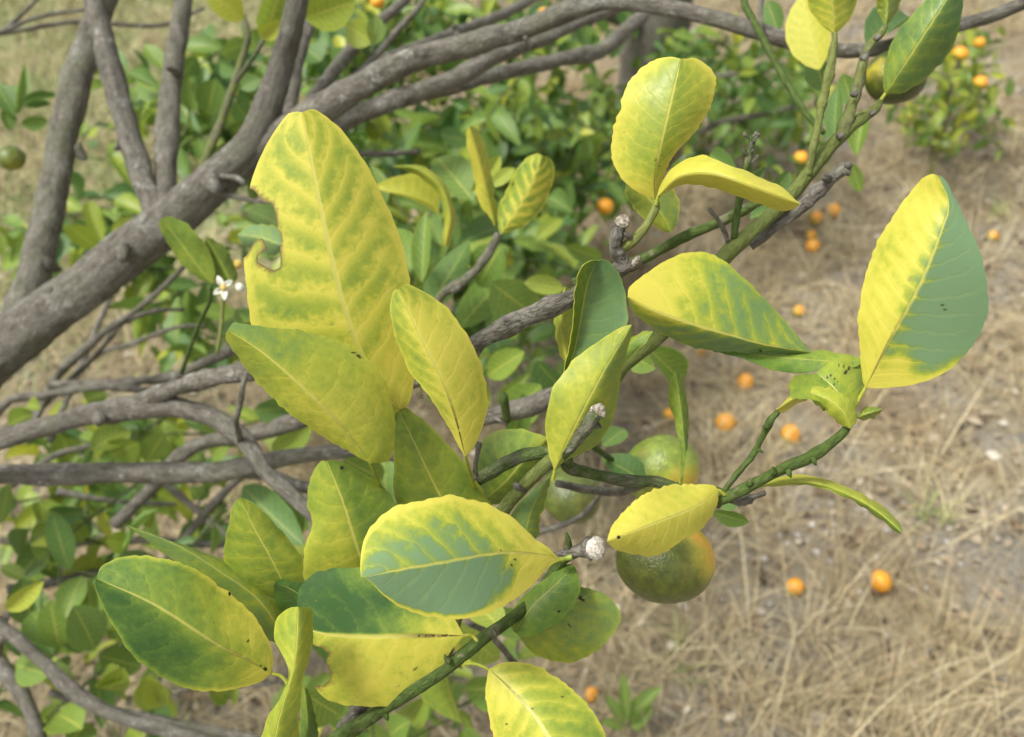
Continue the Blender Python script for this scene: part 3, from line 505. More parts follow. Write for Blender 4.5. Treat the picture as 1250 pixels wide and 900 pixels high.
# knobby grey stub parallel to the green stem
st5 = tube('stub', tree, [(915, 300, 8, .515), (940, 280, 8.5, .512), (965, 262, 8.5, .51), (994, 237, 9, .508), (1014, 219, 9, .506), (1030, 206, 11, .505), (1034, 203, 9, .505)], young=.1, rough=.13, step_px=3, knots=((.45, .2, .03), (.7, .2, .04)), label='knobbly grey stub beside the green climbing stem')
for q in ((1030, 206, 1036, 214), (1032, 204, 1040, 200), (1012, 220, 1004, 214), (984, 246, 992, 252)):
    tube('bud', st5, [(q[0], q[1], 5, .503), ((q[0]+q[2])/2, (q[1]+q[3])/2, 5, .5), (q[2], q[3], 2.5, .499)], sides=8, young=.0, rough=.2)
U1 = tube('branch', tree, [(1026, 168, 7, .52), (1034, 145, 7.5, .52), (1045, 112, 7, .522), (1051, 88, 6, .523), (1056, 66, 6, .524), (1066, 50, 5, .525), (1075, 42, 5, .526), (1081, 31, 3.5, .527)], young=.6, rough=.12, step_px=3, sides=10)
U2 = tube('branch', tree, [(986, 214, 5, .51), (991, 188, 5, .508), (997, 160, 5, .507), (1003, 130, 5, .506), (1011, 95, 5.5, .505), (1016, 70, 5, .505), (1019, 50, 4, .505), (1019, 40, 3, .505)], young=.75, rough=.1, step_px=3, sides=10, knots=((.5, .3, .03), (.7, .3, .03)))
U1['pale'] = .55; U2['pale'] = .6; yst['pale'] = .8
for x, y, r in ((1027, 166, 7), (1044, 114, 5), (1003, 120, 4), (1055, 70, 5), (1066, 137, 5), (1072, 45, 5)):
    tube('bud', tree, [(x-3, y+3, r*.6, .515), (x, y, r*.85, .512), (x+3, y-3, r*.4, .512)], sides=8, young=.15, rough=.25)
U3 = tube('twig', tree, [(896, 292, 5, .50), (899, 266, 4.5, .498), (904, 236, 4.5, .496), (911, 205, 4.5, .495), (916, 184, 4, .495), (920, 168, 3.5, .495)], young=.85, sides=9, step_px=3)
for q in range(11):
    x = 917+random.uniform(-9, 12); y = 165+q*2.6+random.uniform(-4, 4); tube('bud', U3, [(917, y+8, 1.2, .495), ((917+x)/2, y+2, 1.5, .494), (x, y-1, 2.8, .493), (x+.5, y-4, 1.5, .492)], sides=7, young=.2, rough=.2)
tube('twig', tree, [(889, 297, 4, .50), (885, 284, 3.5, .497), (876, 268, 3, .493), (866, 256, 3, .49)], sides=8, young=.0, rough=.15)
tube('twig', tree, [(904, -20, 4.5, .74), (910, 8, 4.5, .73), (922, 29, 4.5, .72), (944, 72, 4.5, .70), (960, 100, 4.5, .69), (973, 122, 4.5, .68), (990, 146, 4, .67), (1005, 162, 3.5, .66)], sides=9, young=.8)
tube('twig', tree, [(935, -20, 4, .78), (928, 10, 3.5, .77), (930, 40, 3, .76)], sides=8, young=.1)
S5 = tube('branch', tree, [(872, 612, 6.2, .46), (884, 609, 7, .457), (910, 596, 7, .452), (935, 583, 6.8, .447), (960, 570, 6.8, .442), (985, 560, 7.4, .438), (1008, 546, 6.4, .434), (1029, 529, 5.6, .43), (1036, 519, 5, .43)], young=.95, rough=.06, step_px=3, knots=((.75, .2, .04),), label='green shoot carrying the right hand leaves')
S5b = tube('twig', tree, [(882, 602, 3.8, .458), (897, 582, 3.8, .455), (918, 557, 3.9, .452), (930, 535, 3.8, .45), (940, 514, 4.4, .449), (950, 502, 4, .448)], young=.9, rough=.12, step_px=3, sides=9)
tube('twig', tree, [(890, 612, 4, .462), (905, 611, 5, .463), (918, 608, 6, .465), (926, 605, 4, .467), (934, 602, 3, .468)], young=.0, rough=.35, step_px=2, sides=9)
for x, y, dx, dy, d in ((915, 592, 1, -7, .448), (945, 578, -2, -7, .442), (962, 574, 3, 8, .440), (992, 559, 4, 8, .435), (925, 549, 6, 3, .449), (938, 521, -6, 0, .447), (470, 870, 3, 9, .47), (548, 808, -5, -8, .455), (600, 768, 6, 8, .458)):
    tube('bud', S5 if x > 800 else T2, [(x, y, 3.4, d), (x+dx*.6, y+dy*.6, 3, d-.001), (x+dx*1.1, y+dy*1.1, 1.2, d-.002)], sides=7, young=.75, rough=.2, step_px=2)
MT = tube('branch', tree, [(500, 420, 5, .80), (522, 385, 5.5, .79), (542, 358, 5.5, .78), (560, 347, 6, .77), (578, 333, 6, .765), (594, 313, 5.5, .76), (606, 291, 5, .76), (608, 284, 4, .76)], young=.4, rough=.12, step_px=3, sides=10)
tube('bud', MT, [(562, 350, 3, .766), (556, 354, 4, .762), (551, 356, 2, .76)], sides=7, young=0)
G1 = tube('twig', tree, [(571, 760, 4.5, .6), (598, 775, 4.5, .62), (625, 806, 4.5, .66), (660, 850, 4, .7)], sides=8)
tube('branch', tree, [(560, 520, 9, .66), (610, 505, 12, .65), (650, 495, 14, .64), (690, 478, 13, .63), (730, 465, 10, .62)], sides=12, young=.15)
tube('twig', tree, [(619, 515, 5, .62), (617, 500, 5.5, .615), (614, 484, 6, .61), (612, 479, 4, .61)], sides=9, young=.8)
tube('twig', tree, [(596, 505, 2, .6), (607, 512, 2, .6), (620, 520, 2, .6)], sides=7, young=.2)
tube('twig', tree, [(680, 590, 5, .6), (720, 598, 6, .62), (760, 600, 6, .66), (800, 585, 5, .7)], sides=8)
tube('twig', tree, [(655, 650, 5, .75), (690, 640, 4, .74), (715, 625, 4, .74), (735, 600, 3, .74)], sides=8)
tube('twig', tree, [(690, 520, 4, .6), (745, 560, 4, .66), (775, 575, 4, .7)], sides=8, young=.7)

# ---- leaves
LF = lambda par, *a, **k: leaf(par, *a, **k)
# A: the big bitten leaf
LF(M2, [(488, 500), (447, 440), (424, 385), (404, 310), (386, 225), (369, 137)], [(470, 512), (400, 500), (330, 462), (309, 410), (301, 355), (297, 300), (300, 255), (309, 214), (326, 176), (348, 143), (359, 137)], [(500, 490), (508, 440), (503, 370), (497, 325), (484, 278), (464, 233), (444, 196), (418, 160), (402, 146), (384, 134)], (.455, .425), e=(.012, .014), bow=-.008, pig=(.52, .36, .34, .36), pigf=lambda u, v: .38-.12*u*u-.24*smooth(.45, .1, v)*smooth(-.2, .4, u)-.05*smooth(.3, .6, v)*smooth(.9, .6, v), veins=10, vein_pale=0.6, rim=0.25, spots=.02, n=96, k=24,
   bite=[[(270, 226), (310, 232), (321, 246), (333, 249), (337, 262), (339, 277), (344, 290), (342, 306), (343, 325), (334, 331), (326, 327), (316, 321), (312, 316), (320, 308), (326, 304), (320, 291), (310, 296), (300, 315), (270, 320)]], label='large yellow leaf with a ragged bite out of its edge', rough_edge=.7)
# B
LF(T2, [(453, 566), (425, 530), (373, 477), (320, 430), (278, 403)], [(476, 560), (482, 528), (477, 488), (460, 450), (427, 423), (389, 408), (347, 402), (300, 396), (286, 394)], [(434, 556), (395, 533), (347, 499), (309, 461), (285, 428), (276, 412)], (.43, .40), e=(.020, .012), bow=-.006, marks=[(437, 433, 4), (431, 430, 3), (441, 437, 2.5), (405, 500, 1.5)], n=90, k=18, pig=(.30, .46, .38, .52), pigf=lambda u, v: .34+.22*smooth(.5, 1, v)*smooth(.5, -.5, u)+.08*smooth(.3, .8, v), veins=8, vein_pale=0.12, rim=0.05, spots=.02, streak=.35, pet=[(459, 582, .445), (468, 602, .475), (480, 628, .505)], pet_r=2.2, glauc=.35, label='broad pale yellow green leaf pointing up and left')
# C
LF(T2, [(568, 557), (554, 505), (538, 461), (510, 405), (487, 353)], [(558, 540), (546, 518), (528, 490), (502, 455), (486, 420), (477, 385), (478, 362), (483, 353)], [(578, 546), (590, 518), (596, 486), (589, 450), (571, 410), (540, 371), (503, 349), (492, 349)], (.435, .41), e=(.004, .012), bow=-.006, pig=(.18, .52, .12, .38), pigf=lambda u, v: .15+.24*smooth(.0, -.5, u)*smooth(1, .3, np.abs(v-.55)*2)+.2*smooth(.75, .95, v)-.2*smooth(.35, 0, v), veins=9, vein_pale=0.35, rim=0.2, streak=1.0, pet=[(572, 572, .445), (578, 590, .465), (586, 615, .50)], label='bright yellow oval leaf with a brown scratch at its base', n=56, k=10)
# D green behind centre
LF(T2, [(575, 672), (533, 597), (508, 545), (486, 500)], [(520, 670), (484, 610), (481, 560), (481, 520), (483, 503)], [(605, 640), (592, 602), (555, 552), (518, 514), (496, 498), (490, 497)], (.475, .455), e=(.012, .014), bow=-.004, pig=(.62, .56, .58, .52), veins=9, vein_pale=.15, rim=.12, label='plain green leaf standing between the yellow ones')
# E
LF(T2, [(452, 716), (436, 670), (418, 612), (399, 563)], [(420, 735), (376, 720), (371, 690), (373, 664), (382, 640), (375, 612), (380, 582), (391, 564)], [(500, 690), (500, 640), (484, 616), (470, 597), (447, 580), (420, 566), (406, 562)], (.475, .45), e=(.012, .012), bow=-.005, marks=[(417, 571, 3.5)], n=90, k=18, pig=(.22, .52, .72, .62), veins=8, vein_pale=.2, rim=.1, spots=.03)
# G
LF(T2, [(352, 726), (330, 680), (308, 640), (293, 608)], [(310, 722), (276, 690), (275, 660), (282, 625), (288, 612)], [(400, 716), (374, 693), (363, 671), (340, 644), (312, 616), (299, 609)], (.48, .455), e=(.010, .012), bow=-.003, pig=(.50, .55, .42, .50), veins=8, vein_pale=.25, rim=.1, spots=.02)
# H
LF(T2, [(352, 790), (318, 735), (272, 700), (215, 665), (156, 642)], [(300, 770), (285, 740), (240, 705), (200, 675), (175, 656)], [(372, 775), (357, 740), (340, 726), (313, 706), (272, 685), (234, 669), (189, 653)], (.485, .46), e=(.004, .018), bow=-.004, pig=(.62, .62, .50, .60), veins=9, vein_pale=.1, rim=.12, glauc=.4)
# dark folded leaf behind centre
LF(T2, [(392, 768), (380, 742), (360, 722), (336, 711)], [(384, 776), (360, 765), (340, 742), (334, 722)], [(404, 748), (392, 718), (372, 702), (350, 704)], (.482, .472), e=(.012, .006), pig=(.9, .9, .95, .9), veins=7, vein_pale=.05, rim=.0)
# M
LF(T2, [(566, 776), (500, 776), (450, 777), (400, 774), (366, 765)], [(552, 750), (534, 730), (500, 706), (450, 694), (415, 694), (385, 700), (364, 722)], [(550, 796), (530, 830), (508, 850), (478, 861), (440, 862), (402, 855), (378, 830), (366, 795)], (.455, .46), e=(.001, .012), bow=-.004, marks=[(507,817,3),(485,837,3),(505,774,2),(512,776,2),(520,775,2.4),(530,776,2.4),(545,775,2.4)], pig=(.55, .95, .12, .42), pigf=lambda u, v: np.where(u < 0, 1, 0)*(.26+.80*smooth(.02, .62, v+.14*u+.08*np.sin(9*u))) + np.where(u >= 0, 1, 0)*(.22+.18*smooth(.4, 1, v)), veins=7, vein_pale=0.25, rim=0.05, spots=.10, streak=1.0, pet=[(576, 776), (583, 783)], n=70, k=16,
   bite=[[(340, 785), (378, 786), (392, 790), (401, 797), (398, 808), (404, 822), (402, 832), (392, 839), (382, 836), (370, 830), (340, 824)]], label='leaf dark green above its midrib and yellow below')
# I
LF(T2, [(331, 822), (300, 804), (264, 786), (189, 738), (118, 706)], [(318, 832), (295, 839), (261, 844), (227, 839), (193, 824), (160, 797), (138, 763), (121, 731), (116, 714)], [(333, 806), (329, 785), (318, 764), (300, 742), (270, 716), (242, 697), (211, 684), (180, 679), (150, 680), (125, 691)], (.455, .425), e=(.012, .012), bow=-.008, marks=[(303, 783, 3), (324, 817, 3.5), (318, 812, 2), (290, 835, 1.8), (281, 838, 1.6), (262, 760, 1.3)], n=90, k=18, pig=(.30, .82, .28, .72), pigf=lambda u, v: .36+.34*smooth(.25, .6, v)+.25*smooth(.1, -.4, u)*smooth(.12, .35, v)-.3*smooth(.2, 0, v)*smooth(-.3, .6, -u)-.12*smooth(.7,.4,v)*smooth(.2,.6,u), veins=7, vein_pale=0.18, rim=0.35, spots=.05, streak=.4, pet=[(344, 826), (352, 836)], label='largest low leaf, green with a yellow border')
# K twisted
LF(T2, [(345, 960), (336, 905), (345, 862), (356, 825), (362, 785), (364, 741)], [(310, 960), (318, 902), (330, 872), (345, 845), (352, 818), (345, 798), (336, 780), (337, 757), (352, 743)], [(362, 960), (365, 905), (366, 868), (369, 838), (376, 806), (382, 780), (381, 752), (377, 742)], (.44, .425), e=(.012, .010), bow=-.006, pig=(.52, .42, .48, .45), veins=9, vein_pale=.2, rim=.1, label='twisted narrow yellow green leaf hanging off the bottom')
LF(T2, [(372, 930), (375, 880), (372, 840)], [(366, 920), (367, 880), (369, 845)], [(388, 920), (386, 880), (377, 846)], (.452, .447), pig=(.7, .7, .8, .8), veins=6, vein_pale=.1)
# J hero
LF(T2, [(684, 684), (662, 677), (609, 675), (533, 688), (486, 696), (441, 706)], [(671, 691), (662, 701), (643, 720), (616, 739), (582, 752), (545, 756), (507, 749), (477, 734), (454, 712), (443, 705)], [(668, 668), (654, 659), (632, 638), (609, 622), (582, 611), (549, 605), (530, 608), (503, 613), (473, 624), (454, 643), (443, 664), (440, 690)], (.43, .385), e=(.001, .014), bow=-.008, marks=[(611, 672, 2.4), (628, 684, 2.6), (625, 690, 1.8)], n=90, k=18, pig=(.15, .80, .02, .50), pigf=lambda u, v: np.where(u < 0, 1, 0)*(.90*smooth(.06, .36, v+.12*u+.04*np.sin(9*u))-.45*smooth(.8, 1, -u)-.15*smooth(.25, 0, -u)) + np.where(u >= 0, 1, 0)*(.10+.46*smooth(.1, .55, v)-.30*smooth(.4, 1, u)+.1*smooth(.3, 0, u)), veins=9, vein_pale=0.42, rim=0.55, glauc=.95, streak=.25, pet=[(690, 682), (698, 680)], pet_r=3.0, label='broad oval leaf, yellow above and grey green below its midrib')
# O: curled leaf
LF(T2, [(634, 778), (672, 756), (702, 735), (730, 722)], [(650, 797), (677, 808), (707, 806), (737, 788), (756, 762), (754, 742), (740, 727)], [(632, 762), (640, 745), (665, 730), (690, 716), (708, 716), (718, 718)], (.475, .48), e=(.001, .006), bow=-.002, marks=[(708, 730, 3.5), (712, 733, 3), (697, 766, 2.4), (694, 762, 1.8)], n=90, k=18, pig=(.46, .58, .5, .6), veins=8, vein_pale=.15, rim=.1, spots=.02, glauc=.5)
LF(T2, [(628, 772), (650, 740), (680, 712), (700, 690)], [(622, 758), (632, 735), (660, 711), (690, 691)], [(642, 778), (664, 770), (685, 757), (699, 742), (708, 722), (705, 700)], (.47, .475), e=(.008, -.014), bow=-.004, pig=(.66, .70, .68, .72), veins=8, vein_pale=.12, rim=.08, spots=.03)
# Q bottom
LF(T2, [(597, 817), (624, 842), (655, 877), (690, 935), (712, 985)], [(593, 842), (596, 872), (608, 912), (640, 965), (690, 992)], [(616, 809), (647, 811), (679, 827), (708, 851), (730, 880), (748, 920), (742, 970)], (.45, .42), e=(.010, .012), bow=-.006, marks=[(618, 884, 2.6), (622, 893, 2.4), (624, 902, 2.2), (650, 865, 2.6), (686, 850, 2.4)], n=90, k=18, pig=(.15, .45, .20, .72), veins=9, vein_pale=.4, rim=.25, spots=.12, streak=.5, pet=[(582, 811), (567, 810)], label='yellow leaf cut by the lower edge, tip downwards')
# R small yellow before the fruit
LF(S5, [(877, 598), (850, 618), (827, 628), (790, 642), (741, 661)], [(868, 592), (840, 592), (813, 593), (787, 603), (763, 623), (747, 643)], [(874, 619), (857, 645), (830, 661), (816, 672), (797, 678), (773, 677), (750, 670)], (.452, .42), e=(.008, .010), bow=-.004, marks=[(755, 656, 3)], n=90, k=18, pig=(.16, .10, .10, .08), veins=10, vein_pale=.25, rim=.15, spots=.06, pet=[(884, 604)], label='small bright yellow leaf covering the top of the round fruit')
# S big right
LF(S5, [(1057, 473), (1084, 419), (1123, 347), (1148, 285), (1158, 250), (1146, 215)], [(1053, 463), (1050, 430), (1048, 386), (1056, 341), (1071, 297), (1096, 257), (1122, 222), (1137, 213)], [(1073, 474), (1112, 470), (1146, 459), (1173, 438), (1196, 408), (1206, 372), (1201, 324), (1184, 280), (1166, 243), (1154, 220)], (.43, .40), e=(.022, .002), bow=-.010, marks=[(1155, 378, 3), (1151, 372, 1.8), (1196, 407, 2), (1090, 300, 1.3)], n=90, k=18, pig=(.0, .12, .45, .98), pigf=lambda u, v: np.where(u < 0, 1, 0)*(.12+.45*smooth(-.30, 0, u)*smooth(.2, .4, v)) + np.where(u >= 0, 1, 0)*(1.02*smooth(.0, .26, v-.16*u+.04*np.sin(7*u+11*v))-.30*smooth(.34,0,u)), veins=13, vein_pale=0.55, rim=0.12, glauc=.95, spots=.06, streak=.55, pet=[(1048, 488), (1040, 505), (1034, 520)], pet_r=2.4, label='upright leaf split into a yellow half and a grey green half')
# T: folded leaf
LF(S5b, [(1000, 432), (934, 421), (890, 409), (851, 398), (800, 380), (766, 362)], [(987, 433), (934, 430), (868, 428), (834, 419), (801, 402), (773, 380)], [(990, 430), (963, 397), (934, 366), (907, 338), (873, 313), (851, 308), (823, 313), (790, 333), (769, 350)], (.445, .42), e=(.016, .012), bow=-.004, marks=[(933, 434, 4), (928, 428, 3), (937, 438, 2.5)], n=90, k=18, pig=(.95, .35, .55, .18), pigf=lambda u, v: .60-.42*smooth(.35, .9, v)*smooth(-.6, .2, u)-.2*smooth(.5, 1, v)+.12*smooth(0, -.6, u), veins=9, vein_pale=0.4, rim=0.15, glauc=.55, spots=.04, label='wide folded leaf with yellow and grey green patches')
LF(S5b, [(1052, 440), (1015, 441), (960, 437), (871, 429)], [(1040, 434), (1000, 429), (940, 428), (880, 427)], [(1045, 448), (1010, 453), (963, 455), (923, 445), (885, 432)], (.438, .446), e=(.006, -.004), pig=(.55, .85, .6, .88), veins=8, vein_pale=.1, rim=.0, label='dark underside of the folded leaf seen edge on')
# U: curled olive leaf with dark marks
LF(S5, [(1037, 522), (1033, 498), (1018, 474), (996, 456)], [(1022, 514), (1004, 494), (984, 487), (966, 486), (964, 470), (972, 458)], [(1045, 500), (1052, 482), (1059, 462), (1057, 446), (1040, 436), (1020, 437)], (.430, .436), e=(-.006, .012), bow=-.004, marks=[(1010, 461, 2.2), (1014, 459, 2.4), (1019, 462, 2.4), (1022, 467, 2.2), (1018, 470, 2), (1003, 463, 1.8), (1032, 455, 3.4), (1036, 450, 3.2), (1030, 447, 2.6), (1041, 444, 3), (1024, 446, 2.2), (1047, 441, 2.4)], pig=(.46, .52, .34, .46), veins=6, vein_pale=.1, rim=.0, n=70, k=14, label='curled olive leaf with black marks near the shoot tip')
LF(S5, [(1038, 523), (1030, 504), (1012, 488), (985, 478)], [(1026, 518), (1008, 502), (992, 490)], [(1046, 512), (1040, 492), (1018, 476), (996, 472)], (.424, .429), e=(.006, .004), bow=-.004, pig=(.36, .44, .34, .42), veins=6, vein_pale=.1, rim=.0, marks=[(1012, 508, 2), (1006, 500, 2)], n=60, k=10)
LF(S5, [(1046, 510), (1058, 505), (1077, 500)], [(1054, 500), (1066, 497)], [(1056, 513), (1070, 508)], (.43, .428), pig=(.5, .6, .45, .6), veins=5, vein_pale=.3, n=14, k=4)
# petiole leaf-base at the twig top
LF(S5b, [(948, 500), (962, 490), (985, 478), (1000, 470)], [(952, 497), (965, 484), (988, 470)], [(955, 504), (970, 496), (990, 484)], (.448, .44), pig=(.05, .35, .0, .35), veins=3, vein_pale=.0, n=16, k=4)
# W narrow drooping
LF(S5, [(932, 592), (962, 588), (1000, 591), (1040, 606), (1072, 625), (1101, 650)], [(951, 583), (984, 580), (1029, 593), (1068, 612), (1096, 637)], [(945, 594), (990, 593), (1029, 606), (1066, 628), (1093, 648)], (.455, .43), e=(.010, .004), pig=(.2, .55, .35, .75), veins=8, vein_pale=.1, rim=.1, pet=[(915, 598), (895, 607)], pet_r=2.2, label='narrow leaf seen edge on, drooping to the right')
# X narrow hanging
LF(S4b, [(831, 588), (836, 560), (833, 520), (829, 485), (825, 454)], [(831, 552), (826, 522), (817, 492), (818, 467)], [(837, 555), (841, 530), (839, 496), (834, 467)], (.475, .47), e=(.006, .006), pig=(.6, .6, .7, .65), veins=7, vein_pale=.1, rim=.1, pet=[(829, 597)], pet_r=2)
# Y dark green, boat shaped
LF(S4, [(688, 462), (700, 430), (708, 390), (717, 345), (729, 318)], [(689, 448), (694, 425), (699, 390), (701, 355), (709, 328), (720, 318)], [(706, 458), (745, 430), (766, 395), (765, 370), (760, 344), (747, 323), (738, 317)], (.458, .440), e=(-.012, -.005), bow=.004, pig=(.55, .60, .82, .88), veins=8, vein_pale=.12, rim=.22, glauc=.4, label='dark green boat shaped leaf with a pale upturned edge')
# BB yellow strip behind Y
LF(S4, [(694, 450), (688, 420), (684, 395), (690, 350)], [(684, 432), (678, 405), (678, 380)], [(702, 440), (704, 400), (702, 360)], (.50, .495), pig=(.35, .4, .35, .4), veins=7, vein_pale=.1)
# Z
LF(S4, [(677, 574), (692, 540), (712, 500), (741, 446), (771, 397)], [(670, 553), (666, 517), (672, 484), (691, 450), (720, 424), (746, 406), (762, 398)], [(694, 560), (722, 548), (743, 522), (754, 490), (758, 460), (766, 425), (772, 405)], (.452, .435), e=(.004, .018), bow=-.006, pig=(.30, .44, .46, .58), veins=9, vein_pale=.1, rim=.1, glauc=.45, pet=[(675, 586)], label='pale olive leaf rising behind the cut green stub')
LF(S4, [(742, 452), (758, 430), (775, 415), (797, 405)], [(745, 438), (765, 416), (784, 405)], [(752, 450), (772, 434), (790, 414)], (.455, .445), e=(.004, -.004), pig=(.55, .6, .68, .7), veins=6, vein_pale=.1, n=20, k=5)
# CC behind stems
LF(S4b, [(588, 612), (615, 590), (640, 562), (669, 535)], [(583, 580), (586, 545), (605, 527), (635, 524), (658, 530)], [(610, 615), (640, 598), (665, 570), (672, 548)], (.52, .50), e=(.01, .01), pig=(.6, .5, .62, .55), veins=8, vein_pale=.2, rim=.1)
# DD
LF(S4b, [(640, 655), (648, 625), (660, 600), (672, 582)], [(622, 640), (630, 618), (650, 598)], [(656, 656), (660, 630), (668, 605)], (.50, .49), e=(.008, .006), pig=(.7, .65, .6, .55), veins=7, vein_pale=.15, glauc=.5)
# EE upper right pair
LF(yst, [(799, 243), (800, 212), (813, 150), (831, 72)], [(786, 238), (773, 231), (757, 215), (747, 192), (748, 165), (757, 132), (768, 100), (790, 78), (815, 70)], [(807, 222), (822, 190), (848, 162), (866, 132), (874, 104), (868, 85), (850, 72), (838, 72)], (.455, .44), e=(.012, .010), bow=-.008, marks=[(800, 196, 1.5), (808, 190, 1.6), (792, 200, 1.3), (805, 203, 1.8), (812, 196, 1.4), (762, 160, 1.6), (770, 140, 1.2), (797, 186, 1.2)], n=90, k=18, pig=(.15, .42, .22, .40), pigf=lambda u, v: .50-.40*u*u-.3*smooth(.3, 0, v), veins=10, vein_pale=0.15, rim=0.2, spots=.06, streak=.5, pet=[(801, 252)], rough_edge=1.4, label='upright yellow leaf with a scalloped top edge')
LF(yst, [(803, 240), (830, 216), (870, 212), (920, 228), (976, 249)], [(806, 228), (818, 207), (836, 195), (858, 191), (886, 201), (922, 214), (955, 230)], [(808, 238), (836, 224), (872, 230), (908, 242), (944, 255), (966, 256)], (.45, .425), e=(.012, .016), bow=-.016, pig=(.10, .16, .12, .2), veins=10, vein_pale=.2, rim=.1, spots=.08, pet=[(801, 250)], label='arched yellow leaf pointing right beside the upright one')
LF(yst, [(768, 216), (790, 240), (808, 262), (820, 284)], [(764, 238), (780, 262), (805, 280)], [(800, 222), (825, 236), (828, 265)], (.52, .53), pig=(.55, .5, .55, .5), veins=7, vein_pale=.1, glauc=.5)
# II top right
LF(S4, [(1081, 114), (1100, 85), (1128, 42), (1150, 8), (1168, -24)], [(1078, 100), (1082, 72), (1092, 46), (1110, 22), (1130, 0), (1150, -22)], [(1106, 112), (1135, 91), (1160, 61), (1172, 32), (1175, 0), (1173, -18)], (.525, .50), e=(.010, .012), bow=-.006, pig=(.62, .85, .58, .9), veins=8, vein_pale=.3, rim=.15, glauc=.2, spots=.02, pet=[(1074, 124)], label='large green leaf with a pale midrib at the upper right')
LF(U2, [(1018, 42), (1017, 20), (1014, -10), (1012, -50)], [(1004, 32), (989, 12), (982, -14), (990, -40)], [(1032, 30), (1044, 10), (1048, -14), (1036, -40)], (.505, .49), pig=(.3, .45, .3, .45), veins=8, vein_pale=.3, spots=.05, pet=[(1019, 50)], label='yellow green leaf tip hanging from the upper edge')
LF(U1, [(1081, 31), (1083, 10), (1080, -25)], [(1074, 18), (1069, -2), (1070, -18)], [(1092, 20), (1100, 0), (1096, -18)], (.527, .52), pig=(.45, .5, .5, .5), veins=6, vein_pale=.2, glauc=.7)
# NN, OO mid pair
LF(MT, [(604, 276), (596, 240), (586, 200), (573, 154)], [(596, 264), (585, 246), (577, 206), (569, 168)], [(607, 262), (603, 227), (593, 182), (582, 158)], (.755, .72), e=(.006, .014), pig=(.28, .22, .4, .3), veins=9, vein_pale=.2, rim=.1, label='narrow upright yellow leaf of a small pair')
LF(MT, [(611, 286), (630, 258), (648, 226), (662, 190)], [(608, 272), (611, 248), (625, 217), (641, 195), (655, 188)], [(632, 280), (658, 260), (672, 234), (677, 206), (671, 193)], (.755, .73), e=(.008, .008), pig=(.5, .5, .42, .42), veins=7, vein_pale=.8, rim=.35, label='oval yellow green leaf of a small pair')
# bright fresh leaves above the flower
LF(L1, [(259, 346), (236, 318), (214, 288), (196, 268)], [(240, 338), (220, 320), (203, 295), (194, 276)], [(262, 330), (253, 304), (240, 285), (222, 270), (206, 264)], (.74, .72), e=(.012, .004), pig=(.62, .64, .6, .6), veins=7, vein_pale=.1, rim=.1, label='fresh bright green leaf above the white flower')
LF(L1, [(284, 348), (270, 322), (252, 290)], [(262, 344), (252, 318), (249, 300)], [(290, 335), (278, 306), (262, 293)], (.75, .74), pig=(.6, .62, .6, .6), veins=6, vein_pale=.1)
LF(L1, [(345, 300), (318, 290), (290, 287)], [(335, 312), (312, 306), (296, 298)], [(342, 280), (318, 274), (300, 279)], (.70, .72), pig=(.75, .7, .7, .7), veins=6, vein_pale=.2, glauc=.9)

